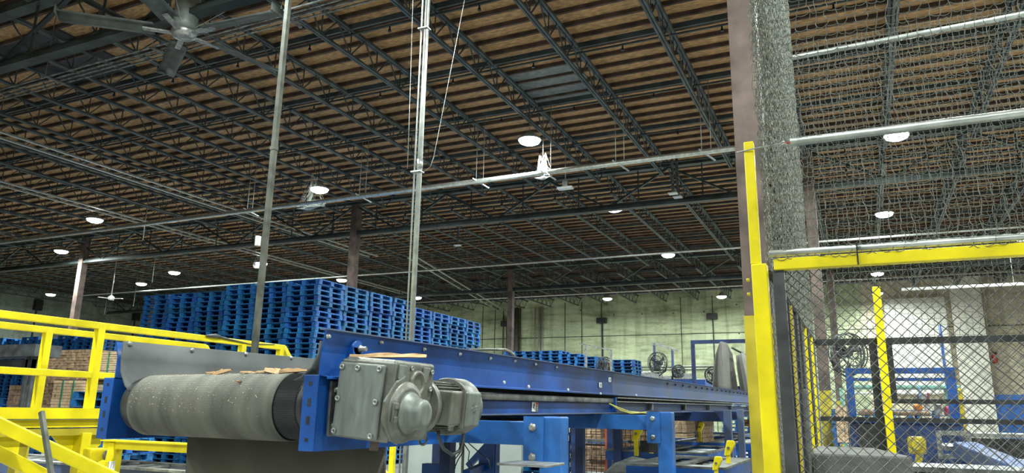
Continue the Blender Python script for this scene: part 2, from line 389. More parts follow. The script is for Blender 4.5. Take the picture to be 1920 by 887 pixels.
for i, (px, py, px2, py2) in enumerate(((268, 450, 278, 425), (196, 590, 203, 540), (250, 575, 262, 540), (285, 530, 287, 505))):
    a = at(px, py, z=7); b = (a.x, a.y, 9.285)
    tag(MB().tube([a, b], .02, 5).build('hanger_rod', CONDUIT), 'thin pale hanger rod under the dark left roof, %s from the left' % ('third', 'first', 'second', 'fourth')[i], 'rod', 'hanger rods')
for i, (px, py, w) in enumerate(((1262, 364, 'left one by the girder right of centre'), (1271, 371, 'right one by the girder right of centre'), (858, 461, 'alone in the middle of the dark roof'))):
    a = at(px, py, z=7.7)
    t = thing('junction_box', 'small white rectangular fixture under the roof, '+w, 'box', 'small white roof fixtures', base=a)
    MB().box(a.x-.16, a.x+.16, a.y-.13, a.y+.13, a.z, a.z+.05).build('cover', WHITE, t, bevel=.01)
    MB().box(a.x-.05, a.x+.05, a.y-.03, a.y+.03, a.z+.05, 9.285).build('bracket', STEELD, t)

# sprinkler main and its hangers
t = thing('sprinkler_main', 'pale thick sprinkler main pipe crossing below the roof, lit by the big lamp', 'pipe', base=(-12, 19.6, 7.02))
MB().tube([(-42, 19.6, 6.98), (-1.2, 19.6, 7.03)], .075, 10).build('pipe', CONDUIT, t)
for px in (893, 1018, 1155, 1318, 470, 676):
    x = at(px, 330, y=19.6).x
    MB().tube([(x, 19.6, 7), (x, 19.6, 9.285)], .012, 5).build('hanger_rod', CONDUIT, t); MB().tube([(x+.25, 19.6, 7), (x+.25, 19.6, 9.285)], .01, 5).build('hanger_rod', CONDUIT, t); MB().bar((x-.05, 19.45, 7.08), (x+.3, 19.9, 6.85), .05, .03).build('hanger_bracket', CONDUIT, t)
for i, (y, z, w) in enumerate(((33.5, 7.3, 'behind the middle girder'), (47.5, 7.9, 'close to the back wall'))):
    tag(MB().tube([(-50, y, z), (16, y, z)], .05, 6).build('roof_conduit', CONDUIT), 'long thin pale conduit crossing under the roof, '+w, 'conduit', 'roof conduits')
t = thing('conduit_rack', 'bundle of parallel grey conduits running past the ceiling fan', 'conduit', base=(-12, 9.9, 7.3))
for k in range(4): MB().tube([(-30, 9.7+.13*k, 7.25), (-7, 9.7+.13*k, 7.45)], .022, 6).build('conduit', STEELD, t)
for x in (-27, -23.5, -20, -16.5, -13, -9.5): MB().box(x-.03, x+.03, 9.6, 10.2, 7.31, 7.34).tube([(x, 9.62, 7.3), (x, 9.62, 9.4)], .01, 4).build('hanger', STEELD, t)
for i, (xa, ya, xb, yb, z, w) in enumerate(((-24, 8, -24, 33, 8.2, 'nearest the ceiling fan'), (-29.4, 8, -29.8, 47, 8.2, 'farther left, reaching past the dark pole'), (-21.8, 33.6, -27.2, 57, 8.1, 'slanting to the back wall corner'))):
    t = thing('cable_tray', 'long ladder like cable tray under the roof, '+w, 'cable tray', 'cable trays', base=((xa+xb)/2, (ya+yb)/2, z))
    d = Vector((xb-xa, yb-ya, 0)).normalized(); s = Vector((d.y, -d.x, 0))
    for k in (-1, 1):
        MB().bar(Vector((xa, ya, z))+s*k*.28, Vector((xb, yb, z))+s*k*.28, .10, .06).build('side_rail', CONDUIT, t)
    nn = int((yb-ya)/1.5)
    for q in range(nn): p = Vector((xa, ya, z))+d*(q*1.5+.3); MB().bar(p-s*.28, p+s*.28, .05, .03).build('rung', STEELD, t)

# cobwebs
def cobweb(px, py, lab, y=19.6, s=.5, seed=1, hang=.4):
    r = random.Random(seed); c = at(px, py, y=y)
    t = MB()
    nodes = [c+Vector((r.uniform(-s, s), r.uniform(-.1, .1), r.uniform(-.12, .06))) for _ in range(22)]
    tops = [c+Vector((r.uniform(-s*.5, s*.4), 0, r.uniform(hang*.6, hang*1.3))) for _ in range(7)]
    for a in nodes:
        for b in r.sample(nodes, 4): t.tube([a, b], .004, 3)
    for a in tops:
        for b in r.sample(nodes, 6): t.tube([a, b], .003, 3)
    k = 9
    rows = [[c+Vector(((i/k*2-1)*s, math.sin(j*2+i)*.03, -.10-.05*math.cos((i/k*2-1)*1.57)*j)) for i in range(k+1)] for j in range(3)]
    t.sheet(rows, (0, .01, 0))
    return tag(t.build('cobweb', WEBM), lab, 'cobweb', 'dusty cobwebs')
cobweb(582, 383, 'dusty white cobweb on the sprinkler main beside a lamp, left one', s=.62, seed=2, hang=.9)
cobweb(1018, 325, 'dusty white cobweb on the sprinkler main under the brightest lamp', s=.3, seed=3, hang=.5)
cobweb(484, 497, 'ragged white cobweb hanging beside the dark pole', y=31.3, s=.4, seed=5, hang=.5)

# ------------------------------------------------------------------ big ceiling fan
fc = Vector((-11.67, 9.285, 7.2))
t = thing('ceiling_fan', 'large grey five bladed industrial ceiling fan hanging under the roof', 'fan')
t.location = fc
MB().lathe((0, 0, .08), (0, 0, 1), [(0, .1), (.02, .215), (.1, .235), (.72, .235), (.8, .2), (.84, .07)], 28).build('motor', mat('fan_motor_grey', (.20, .225, .21), .5, .2), t)
MB().lathe((0, 0, -.1), (0, 0, 1), [(0, .1), (.02, .2), (.1, .24), (.14, .24), (.18, .1)], 24).build('hub', STEEL, t)
MB().tube([(0, 0, .7), (0, 0, 1.8)], .06, 10).build('downrod', FANM, t)
for k in range(5):
    an = rad(4+72*k); ca, sa = math.cos(an), math.sin(an)
    def P(r, w, z): return (ca*r-sa*w, sa*r+ca*w, z)
    rows = [[P(r, w, .0+(.05 if w > 0 else -.03)*(1 if abs(w) > .05 else 0)+.015*math.cos(w*9)) for w in (-.17, -.08, 0, .08, .17)] for r in (.55, .9, 1.3, 1.8, 2.25)]
    b = MB().sheet(rows, (0, 0, .02)).build('blade', FANM, t)
    w = MB().sheet([[P(2.25, w, h) for w in (-.17, 0, .19)] for h in (0, .08, .16)], (ca*.015, sa*.015, 0)).build('winglet', FANM, None); w.parent = b
    w = MB().bar(P(.15, 0, -.02), P(.75, 0, 0), .11, .03).build('blade_arm', STEEL, None); w.parent = b
for k in range(4):
    an = rad(30+90*k); MB().tube([(.15*math.cos(an), .15*math.sin(an), .1), (2.6*math.cos(an), 2.6*math.sin(an), 1.9)], .006, 4).build('guy_wire', CONDUIT, t)

# ================================================================== poles behind the conveyor
p = at(478, 650, y=4.35)
t = thing('drop_pole', 'dark square conduit pole standing left behind the conveyor up to the roof', 'pole', base=(p.x, 4.35, FLOOR))
MB().box(p.x-.019, p.x+.019, 4.33, 4.37, FLOOR, 9.285).build('pole', PIPE, t)
MB().box(p.x-.024, p.x+.024, 4.325, 4.375, 2.05, 2.08).build('coupling', PIPE, t)
b = at(492, 455, y=4.45); MB().box(b.x-.018, b.x+.012, 4.385, 4.42, b.z-.035, b.z+.045).build('white_box', WHITE, t, label='small white box strapped to the pole')
p = at(771, 637, y=6.6)
t = thing('service_mast', 'bright silver conduit mast with thin side pipes rising behind the conveyor', 'pole', base=(p.x, 6.6, FLOOR))
MB().tube([(p.x, 6.6, FLOOR), (p.x, 6.6, 9.285)], .030, 16).build('pipe', CONDUIT, t)
MB().tube([(p.x-.052, 6.58, FLOOR), (p.x-.052, 6.58, 9.285)], .010, 8).build('side_pipe', CONDUIT, t)
for z in (2.55, 4.3): MB().box(p.x-.085, p.x+.04, 6.55, 6.64, z, z+.015).build('clamp', STEEL, t)
MB().lathe((p.x, 6.6, 2.6), (0, 0, 1), [(0, .031), (.0, .036), (.1, .036), (.1, .031)], 16).build('coupling', CONDUIT, t)
c = Vector((p.x, 6.6, 2.6)); q = at(768, 0, y=6.6)
MB().tube([c+Vector((-.16, 0, .02)), c+Vector((-.17, 0, .6)), Vector((q.x-.05, 6.6, 8.9))], .003, 5).tube([c+Vector((.05, 0, -.05)), c+Vector((.14, 0, .0)), c+Vector((.18, 0, .12)), c+Vector((.95, .4, 6.2))], .003, 5).build('guy_wire', CONDUIT, t)

# ================================================================== pallets
def pallet_mesh(sx, sy):
    m = MB(); h = .14
    for i in range(7):
        w = sy/7; m.box(0, sx, i*w+.012, (i+1)*w-.012, h-.014, h)          # deck boards
    for x in (0, sx/2-.05, sx-.1): m.box(x, x+.1, .02, sy-.02, h-.024, h-.014)
    for x in (0, sx/2-.07, sx-.13):
        for yy in (0, sy/2-.07, sy-.13): m.box(x, x+.13, yy, yy+.13, .013, h-.024)
    for yy in (0, sy/2-.05, sy-.1): m.box(0, sx, yy, yy+.1, 0, .013)
    for x in (0, sx-.1): m.box(x, x+.1, .1, sy-.1, 0, .013)
    o = m.build('wooden_pallet', PALL); return o
P0 = pallet_mesh(1.06, 1.13); P0.location = (0, 0, -30)
PLIST = []
def stack(x, y, n, colname, z0=FLOOR, rot=0, group='blue pallets in stacks', top=99, low=0):
    "top = how many from the top the photograph shows; low = how many from the floor"
    r = random.Random(int(x*13+y*7))
    for k in range(n):
        seen = colname is not None and (n-1-k < top or k < low)
        PLIST.append((math.hypot(x, y) if seen else 1e6, (x+r.uniform(-.025, .025), y+r.uniform(-.025, .025), z0+k*.1435+.001), rot+r.uniform(-.015, .015),
                      'blue pallet, %s from the top %s' % (ordw(n-1-k), colname), group))
XC, YC = -13.0, 15.5
for i in range(6):
    stack(XC-1.08-i*1.13, YC+(.0 if i % 2 == 0 else .04), 35 if i < 3 else 34, 'in the corner stack' if i == 0 else 'in the %s stack left of the corner stack' % ORD[i-1], group='pallets of the big block', top=15, low=5 if i > 3 else 0)
for i in range(1, 8):
    stack(XC-1.08, YC+i*1.2, 35 if i < 4 else 34, 'in the %s stack behind the corner stack' % ORD[i-1], group='pallets of the big block', top=(15, 14, 14, 13, 13, 12, 12)[i-1])
for i in range(1, 6): stack(XC-1.08-i*1.13, YC+1.22, 34, None)  # unseen inner stacks, added to keep lamp light out of the block
for i in range(1, 8): stack(XC-1.08-1.13, YC+i*1.2+.06, 34, None) if i > 1 else None
for i, (px, py, w) in enumerate(((945, 657, 'first'), (978, 657, 'second'), (1012, 656, 'third'), (1043, 660, 'fourth'), (1077, 663, 'fifth'), (1143, 674, 'sixth'))):
    p = at(px, py, y=31.); n = int((p.z-FLOOR)/.1435)
    stack(p.x, 31.+.15*(i % 2), n, 'in the %s far stack over the conveyor' % w, group='pallets beyond the conveyor', top=5)
p = at(1350, 700, y=30); stack(p.x, 30, 19, 'in the small stack right of the blue portal', group='pallets by the blue portal')
for i in range(6):
    p = at(-20, 620, y=19.5)
    stack(p.x+i*1.16, 19.5, 30-(i % 2), 'in the %s stack behind the left railing' % ORD[i], group='pallets behind the left railing', top=6)
p = at(1043, 800, y=11.2); stack(p.x-1.07, 11.2, 10, 'in the stack beside the pale panel', group='pallets under the conveyor')

# ================================================================== lumber bundles
def bundle(x0, x1, y0, y1, z0, z1, label, m=LUMB, rows=8, bands=2, ends=False, cell=None):
    t = thing('lumber_bundle', label, 'lumber', 'lumber bundles', base=((x0+x1)/2, (y0+y1)/2, z0))
    mb = MB(); h = (z1-z0)/rows; r = random.Random(int(x0*31+z0*17))
    for i in range(rows):
        if cell:
            x = x0
            while x < x1-.02:
                w = min(cell*r.uniform(.85, 1.1), x1-x); mb.box(x, x+w-.006, y0+r.uniform(0, .03), y1, z0+i*h, z0+(i+1)*h-.005); x += w
        else: mb.box(x0+r.uniform(0, .03), x1-r.uniform(0, .03), y0+r.uniform(0, .015), y1, z0+i*h, z0+(i+1)*h-.006)
    mb.build('boards', m, t)
    for k in range(bands):
        xb = x0+(x1-x0)*(k+1)/(bands+1)
        MB().box(xb-.012, xb+.012, y0-.012, y1+.012, z0, z1+.004).build('strap', GREENM, t)
    return t
def zpx(px, py, y): return at(px, py, y=y).z
Y1 = 9.8
def bx(px0, py0, px1, py1, y, **k):
    a = at(px0, py0, y=y); b = at(px1, py1, y=y); return (a.x, b.x, y, y+1.1, b.z, a.z)
bundle(*bx(80, 657, 168, 690, Y1), 'brown end grain lumber bundle on top, behind the left railing', m=BARK, rows=7, bands=0, cell=.12)
bundle(*bx(168, 661, 240, 698, Y1+.1), 'pale lumber bundle on top beside the brown one, behind the left railing', bands=3, rows=9)
bundle(*bx(66, 712, 100, 765, Y1), 'brown lumber bundle standing lowest left behind the left railing', m=BARK, rows=8, bands=0, cell=.1)
bundle(*bx(100, 713, 152, 765, Y1), 'pale boards with two green straps in the lower row behind the railing', rows=9, bands=2)
bundle(*bx(152, 721, 205, 744, Y1+.1), 'short pale lumber bundle above a blue pallet behind the railing', rows=4, bands=1)
bundle(*bx(66, 690, 168, 712, Y1), 'thin brown layer of lumber between the upper and lower bundles', m=BARK, rows=3, bands=0, cell=.2)
bundle(*bx(17, 722, 36, 770, Y1), 'narrow brown board pile at the far left behind the railing', m=BARK, rows=5, bands=0)
p = at(133, 761, y=9.6); stack(p.x, 9.6, 13, 'in the low stack under the short lumber bundle', group='pallets behind the left railing')
p = at(0, 770, y=10.5); stack(p.x-.6, 10.5, 12, 'in the low stack at the left edge', group='pallets behind the left railing')
Y2 = 13.2
bundle(*bx(1046, 797, 1082, 828, Y2), 'pale square timber ends, upper bundle under the conveyor', rows=3, bands=0, cell=.15)
bundle(*bx(1082, 797, 1128, 830, Y2), 'brown and pale boards in the upper wire crate under the conveyor', rows=6, bands=0, cell=.3)
bundle(*bx(1060, 834, 1135, 885, Y2), 'many short cut boards piled in the lower crate under the conveyor', rows=9, bands=0, cell=.14)
bundle(*bx(1152, 800, 1235, 885, Y2+1.5), 'dark boards behind wire mesh right of the orange upright', m=BARK, rows=9, bands=0, cell=.22)
bundle(*bx(1252, 787, 1288, 811, 19.), 'pale stacked blocks right of the near blue column', rows=3, bands=0, cell=.16)
bundle(*bx(1252, 812, 1288, 822, 19.), 'rough slabs under the pale blocks right of the near blue column', rows=2, bands=0, cell=.2)
bundle(*bx(1303, 788, 1318, 830, 13.3), 'narrow brown pile behind a yellow bracket under the conveyor', m=BARK, rows=5, bands=0, cell=.1)
bundle(*bx(1393, 786, 1412, 800, 19.), 'small wood pile between the two rightmost blue legs', m=BARK, rows=3, bands=0, cell=.12)
bundle(*bx(1565, 760, 1592, 830, 12.5), 'pale cut timbers seen through the fence left of the blue machine', rows=6, bands=0, cell=.12)
# plank leaning
a, b = at(1052, 884, y=12.6), at(1062, 826, y=13.0)
tag(MB().bar(a, b, .11, .03).build('leaning_plank', LUMB), 'single pale plank leaning against the crate under the conveyor', 'plank')
# rack upright with wire mesh
p = at(1143, 800, y=12.9)
t = thing('mesh_rack', 'orange rack upright with rusty wire mesh sides under the conveyor', 'rack', base=(p.x, 12.9, FLOOR))
MB().box(p.x-.07, p.x+.07, 12.85, 12.99, FLOOR, -.1).build('upright', ORG, t)
m = MB(); a = at(1082, 797, y=12.95).x; b = at(1240, 797, y=12.95).x
x = a
while x < b: m.tube([(x, 12.95, FLOOR), (x, 12.95, -.1)], .006, 4, False); x += .09
z = FLOOR
while z < -.1: m.tube([(a, 12.95, z), (b, 12.95, z)], .006, 4, False); z += .09
m.build('wire_mesh', RUST, t)
MB().box(a, b, 12.9, 12.98, -.52, -.47).box(a, b, 12.9, 12.98, -1.1, -1.05).build('shelf_beam', STEELD, t)

# pale panel
p, q = at(735, 820, y=10.9), at(978, 820, y=10.9)
tag(MB().box(p.x+.35, q.x, 10.9, 10.98, FLOOR, -.05).build('partition_panel', PANEL), 'pale grey partition panel standing behind the blue braces', 'panel')
# yellow guard frame below gearbox
p = at(737, 830, y=9.0); t = thing('guard_post', 'thin yellow guard post with a slanted brace below the gearbox', 'post', base=(p.x, 9, FLOOR))
MB().box(p.x-.035, p.x+.035, 8.97, 9.03, FLOOR, -.15).build('post', YEL, t)
MB().bar((p.x, 9, -.95), (p.x-.5, 9, -.55), .04).build('brace', YEL, t)

# ================================================================== the conveyor
SL = .0085
def zt(y): return .325+SL*y
XN, XF = -2.25, -3.90
YN, YF = 2.74, 2.95
t = conv = thing('belt_conveyor', 'long blue belt conveyor with a grey ribbed belt running to the back', 'conveyor', base=(-3.1, 12, FLOOR))
YE = 30.
def run(prof, y0, y1, d=(0,0)):
    "a rolled section along the conveyor: prof of (x, z offset from zt)"
    return [[(x, y, zt(y)+z) for x, z in prof] for y in (y0, (y0+y1)/2, y1)]
# near side: upper skirt plate in two lengths
P = [(XN+.02, 0), (XN+.002, -.09), (XN, -.10), (XN, -.205), (XN+.05, -.212), (XN+.05, -.222)]
a = MB().sheet(run(P, YN, 7.2), (-.008, 0, 0), False).build('side_plate', BLUE, t)
sub(MB().box(XN, XN+.05, YN, YN+.0, 0, 0) if 0 else MB().sheet(run([(XN+.04, .002), (XN-.02, .004)], YN, YE), (0, 0, .006)), 'top_lip', BLUED, a)
MB().sheet(run(P, 7.2, YE), (-.008, 0, 0), False).build('side_plate', BLUED, t, label='dusty grey blue plate farther along the conveyor')
Pf = [(XF-.03, 0), (XF, -.09), (XF, -.21)]
MB().sheet(run(Pf, YF, YE), (-.008, 0, 0)).build('side_plate', BLUE, t)
# skirt rubbers
MB().sheet([[(XF+.02, y, .355+SL*(y-3)), (XF+.025, y, .25), (XF+.035, y, .18), (XF+.085, y, .10), (XF+.12, y, .075)] for y in (YF-.0, YF+.5, 6, 15)], (.01, 0, 0)).build('skirt_rubber', RUB, t, label='grey rubber skirt on the far side, bolted along its top')
MB().sheet([[(XN-.012, y, .30), (XN-.02, y, .24), (XN-.05, y, .18), (XN-.11, y, .135), (XN-.15, y, .12)] for y in (YN-.005, YN+.5, 6, 15)], (.008, 0, 0)).build('skirt_rubber', RUB, t)
for px, py in ((243, 645), (360, 657), (461, 664), (546, 671)):
    p = at(px, py, x=XF+.03); MB().lathe(p, (1, 0, 0), [(-.01, .016), (.004, .016), (.005, .009), (.010, .008)], 12).build('bolt', STEEL, t)
for px, py in ((614, 631), (713, 642), (794, 655), (861, 664), (918, 672), (964, 677), (1003, 683), (1042, 689)):
    p = at(px, py, x=XN+.015); MB().lathe(p, (1, 0, 0), [(0, .013), (.006, .013), (.007, .008), (.016, .007)], 10).build('bolt', STEEL, t)
for px, py in ((944, 717), (990, 725), (1064, 731), (1125, 738), (1192, 741)):
    p = at(px, py, x=XN+.05); MB().lathe(p, (1, 0, 0), [(0, .012), (.012, .010)], 10).build('bolt', WHITE, t)
y = 9.5
while y < 22: MB().box(XN+.012, XN+.03, y-.03, y+.03, zt(y)-.05, zt(y)-.028).build('clip', DARK, t); y += .45
# end plates with slotted flanges
def endplate(x, yf, lab):
    z0, z1 = -.195, .145
    m = MB().box(x-.008, x, yf, 3.9, z0, z1).build('end_plate', BLUE, t, label=lab)
    f = MB().box(x-.085, x, yf-.008, yf, z0, z1)
    fo = sub(f, 'slotted_flange', BLUE, m, bevel=.003)
    for dz, hh in ((.105, .008), (.02, .018), (-.06, .018), (-.145, .008)):
        s = MB().box(x-.052, x-.034, yf-.0095, yf-.008, dz-hh, dz+hh)
        sub(s, 'slot', DARK, m, bevel=.0)
endplate(XN, YN, 'blue end plate on the gearbox side')
endplate(XF, YF, 'blue end plate on the far side')
# lower structure, near side
MB().box(XN-.3, XN-.03, 3.5, YE, -.035, .11).build('return_housing', NAVY, t)
MB().sheet([[(XN, y, z+SL*(y-5)) for z in (-.02, .065)] for y in (3.5, 7.2)], (-.01, 0, 0), False).build('lower_plate', BLUE, t)
MB().sheet([[(XN+.03, y, .07+SL*(y-5)+z) for z in (0, .045)] for y in (3.6, 7.15)], (-.03, 0, 0)).build('guide_bar', STEELD, t, bevel=.006)
MB().sheet([[(XN-.02, y, z+SL*(y-5)) for z in (-.03, .07)] for y in (7.2, YE)], (-.01, 0, 0), False).build('lower_plate', BLUED, t)
for z in (.08, .118): MB().sheet([[(XN+.05, y, z+SL*(y-5)), (XN-.01, y, z+SL*(y-5))] for y in (7.22, YE)], (0, 0, .010)).build('rail', STEEL, t)
MB().sheet([[(XN+.06, y, -.028+SL*(y-5)), (XN-.06, y, -.028+SL*(y-5))] for y in (3.5, YE)], (0, 0, .008)).build('bottom_flange', BLUED, t)
MB().box(XN-.02, XN+.045, 7.16, 7.2, .0, .145).build('splice', BLUE, t)
for y in (8.6, 10.4, 12.2, 14.4, 16.8): MB().box(XN-.02, XN+.04, y, y+.05, -.0+SL*(y-5), .08+SL*(y-5)).build('stiffener', STEELD, t)
MB().box(XF-.12, XF, 3.5, YE, -.035, .06).build('lower_plate', NAVY, t)
# belt carried between the skirts, its head pulley and the wrap
belt = mat('ribbed_belt_rubber', (.125, .123, .10), .75, n=2.2, amt=.2, col2=(.06, .06, .053), stretch=(3.5, 1, 1))
nt = belt.node_tree; b = nt.nodes['Principled BSDF']
tc = nt.nodes.new('ShaderNodeTexCoord'); sp = nt.nodes.new('ShaderNodeSeparateXYZ'); nt.links.new(tc.outputs['Object'], sp.inputs[0])
def wav(sock, k):
    mu = nt.nodes.new('ShaderNodeMath'); mu.operation = 'MULTIPLY'; mu.inputs[1].default_value = k; nt.links.new(sock, mu.inputs[0])
    si = nt.nodes.new('ShaderNodeMath'); si.operation = 'SINE'; nt.links.new(mu.outputs[0], si.inputs[0]); return si.outputs[0]
w1, w2 = wav(sp.outputs['X'], 2*PI/.008), wav(sp.outputs['Z'], 2*PI/.007)
ad = nt.nodes.new('ShaderNodeMath'); ad.operation = 'ADD'; nt.links.new(w1, ad.inputs[0]); nt.links.new(w2, ad.inputs[1])
bp = nt.nodes.new('ShaderNodeBump'); bp.inputs['Strength'].default_value = .35; bp.inputs['Distance'].default_value = .001
nt.links.new(ad.outputs[0], bp.inputs['Height']); nt.links.new(bp.outputs[0], b.inputs['Normal'])
lag = mat('black_pulley_lagging', (.03, .032, .034), .45, n=6, amt=.2)
A0, A1 = Vector((-2.36, 2.925, .003)), Vector((-3.83, 3.10, -.002))
ax = (A1-A0).normalized(); Lr = (A1-A0).length
pul = MB().lathe(A0, ax, [(0, .06), (0, .12), (.004, .145), (.02, .152), (.05, .157), (Lr-.05, .157), (Lr-.02, .15), (Lr, .12), (Lr, .06)], 64).build('head_pulley', lag, t)
m = MB()
for k in range(150):
    an = 2*PI*k/150; u = ax.orthogonal().normalized(); w = ax.cross(u)
    o = u*math.cos(an)*.1585+w*math.sin(an)*.1585; m.bar(A0+o+ax*.03, A0+o+ax*.24, .0032, .003)
sub(m, 'lagging_ribs', lag, pul)
sub(MB().tube([A0-ax*.12, A0+ax*.02], .035, 16), 'shaft', STEELD, pul)
# belt wrap
def belt_rows():
    rows = []
    for f in [i/24 for i in range(25)]:
        c = A0+ax*(.20+(Lr-.29)*f); row = []
        yt = 8.0
        row.append(Vector((c.x, 28., .165+c.z+SL*25))); row.append(Vector((c.x, yt, .165+c.z+SL*5))); row.append(Vector((c.x, c.y+.05, c.z+.165)))
        for k in range(25):
            an = PI/2+PI*k/24*1.06; row.append(c+Vector((0, math.cos(an)*.165, math.sin(an)*.165)))
        row.append(Vector((c.x, c.y+.6, c.z-.13))); row.append(Vector((c.x, 8, -.05)))
        rows.append(row)
    return rows
bo = MB().sheet(belt_rows(), (0, 0, -.006)).build('belt', belt, t)
# bearing
bc = Vector((XN+.01, 2.93, .0))
bo = MB().lathe(bc, (1, 0, 0), [(0, .085), (.02, .085), (.03, .06), (.05, .055)], 24)
bo.prism([(bc.x, bc.y-.13, -.13), (bc.x, bc.y-.13, .12), (bc.x, bc.y-.07, .12), (bc.x, bc.y+.08, .04), (bc.x, bc.y+.08, -.06), (bc.x, bc.y-.07, -.13)], (.015, 0, 0))
bo = bo.build('flange_bearing', STEELD, t, bevel=.004)
for dy in (-1,):
    for dz in (-1, 1): sub(MB().lathe(bc+Vector((.015, dy*.098, dz*.082)), (1, 0, 0), [(0, .017), (.005, .017), (.006, .013), (.018, .013), (.019, .008), (.035, .008)], 6), 'bolt', STEEL, bo)
# torque arm eye above gearbox
p = at(668, 652, x=XN+.03)
MB().box(p.x-.03, p.x+.005, p.y-.03, p.y+.05, p.z-.06, p.z).lathe(p+Vector((-.03, .01, 0)), (1, 0, 0), [(0, .035), (.035, .035)], 20).build('torque_arm', BLUE, t)
MB().lathe(p+Vector((.005, .02, -.005)), (1, 0, 0), [(0, .02), (.01, .02), (.011, .012), (.04, .012)], 6).build('bolt', STEEL, t)
# rubber apron hanging below the pulley
MB().sheet([[(-3.72+1.45*i/12, 3.35+.03*math.sin(i*.9)+.02*j, -.15-.28*j) for i in range(13)] for j in range(5)], (0, .012, 0)).build('rubber_apron', RUBC, t, label='dusty brown grey rubber apron hanging under the pulley')
# signs
p = at(1005, 763, x=XN+.012)
s = MB().box(XN+.002, XN+.006, p.y-.06, p.y+.06, p.z-.035, p.z+.035).build('warning_sign', WHITE, t, label='small black and white warning sign with a red heading')
sub(MB().box(XN+.006, XN+.008, p.y+.005, p.y+.057, p.z-.032, p.z+.012), 'text_block', BLK, s)
sub(MB().box(XN+.006, XN+.008, p.y+.005, p.y+.057, p.z+.016, p.z+.032), 'heading', RED, s)
sub(MB().bar((XN+.007, p.y-.045, p.z-.01), (XN+.007, p.y-.015, p.z+.015), .003, .008).bar((XN+.007, p.y-.035, p.z+.02), (XN+.007, p.y-.015, p.z-.02), .003, .007).lathe((XN+.006, p.y-.02, p.z+.024), (1, 0, 0), [(0, .006), (.002, .006)], 10), 'pictogram', BLK, s)
m = MB()
for i in range(5): m.box(XN+.008, XN+.009, p.y+.012, p.y+.05, p.z+.006-.008*i, p.z+.008-.008*i)
sub(m, 'lettering', WHITE, s)
for px, py in ((1126, 722), (1143.5, 712)):
    p = at(px, py, x=XN+.012); s = MB().box(p.x-.004, p.x+.002, p.y-.035, p.y+.035, p.z-.022, p.z+.022).build('sticker', WHITE, t)
    sub(MB().box(p.x+.002, p.x+.003, p.y-.012, p.y+.015, p.z-.014, p.z+.014), 'print', STEELD, s)

# conveyor legs and brackets
def gantry(y, xo, w, label, zb=-.06, plate=True):
    g = thing('support_gantry', label, 'support', 'blue conveyor supports', base=(xo, y, FLOOR))
    MB().box(xo-w, xo, y-w/2, y+w/2, FLOOR, zb+.03).build('leg', BLUEP if plate else BLUED, g, bevel=.008)
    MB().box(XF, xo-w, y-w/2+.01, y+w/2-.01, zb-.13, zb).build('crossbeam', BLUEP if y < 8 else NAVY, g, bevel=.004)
    MB().box(XF-.1, XF, y-.05, y+.05, FLOOR, zb).build('leg', NAVY, g)
    if plate:
        pl = MB().box(xo-w-.09, xo-w+.03, y-w/2-.014, y-w/2, zb-.24, zb+.03).build('bracket_plate', BLUEP, g)
        for bz in (-.03, -.19): sub(MB().lathe((xo-w-.035, y-w/2-.014, zb+bz), (0, -1, 0), [(0, .024), (.004, .024), (.006, .015), (.022, .015)], 6), 'bolt', STEEL, pl)
    MB().box(xo-w-.04, xo+.04, y-w/2-.04, y+w/2+.04, FLOOR, FLOOR+.015).build('foot_plate', BLUEP, g)
    return g
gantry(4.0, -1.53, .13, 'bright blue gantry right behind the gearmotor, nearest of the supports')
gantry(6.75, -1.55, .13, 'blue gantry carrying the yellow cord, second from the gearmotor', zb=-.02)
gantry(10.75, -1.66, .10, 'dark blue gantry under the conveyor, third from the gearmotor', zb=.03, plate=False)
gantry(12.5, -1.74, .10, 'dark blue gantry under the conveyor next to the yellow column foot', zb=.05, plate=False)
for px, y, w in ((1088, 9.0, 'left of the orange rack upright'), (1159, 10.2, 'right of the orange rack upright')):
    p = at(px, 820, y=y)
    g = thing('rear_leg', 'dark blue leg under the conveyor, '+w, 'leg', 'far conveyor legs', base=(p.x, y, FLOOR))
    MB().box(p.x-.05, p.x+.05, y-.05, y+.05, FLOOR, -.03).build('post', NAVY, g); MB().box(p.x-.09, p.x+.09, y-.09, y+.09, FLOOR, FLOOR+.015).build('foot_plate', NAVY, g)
# braced frame below the motor
def post(px, y, w, z1, label, m=NAVY):
    p = at(px, 840, y=y); g = thing('braced_post', label, 'post', 'braced posts', base=(p.x, y, FLOOR))
    MB().box(p.x-w/2, p.x+w/2, y-w/2, y+w/2, FLOOR, z1).build('post', m, g); return g, p
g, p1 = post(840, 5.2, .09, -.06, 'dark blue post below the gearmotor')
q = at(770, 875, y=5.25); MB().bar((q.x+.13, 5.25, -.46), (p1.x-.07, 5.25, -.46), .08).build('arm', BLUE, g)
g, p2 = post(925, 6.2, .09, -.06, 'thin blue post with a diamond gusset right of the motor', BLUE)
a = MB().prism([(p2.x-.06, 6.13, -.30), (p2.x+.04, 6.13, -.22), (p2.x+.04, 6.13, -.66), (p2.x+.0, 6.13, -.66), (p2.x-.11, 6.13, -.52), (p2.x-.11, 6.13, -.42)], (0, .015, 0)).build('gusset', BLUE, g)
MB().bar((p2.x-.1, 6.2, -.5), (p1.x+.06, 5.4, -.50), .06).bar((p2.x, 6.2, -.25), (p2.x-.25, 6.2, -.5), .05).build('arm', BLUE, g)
# steel plate on the near column
p = at(1000, 866, y=3.75)
tag(MB().box(p.x-.12, p.x+.16, 3.55, 3.8, p.z-.012, p.z).build('steel_plate', STEEL, bevel=.003), 'grey steel plate lying across the foot of the near blue column', 'plate')
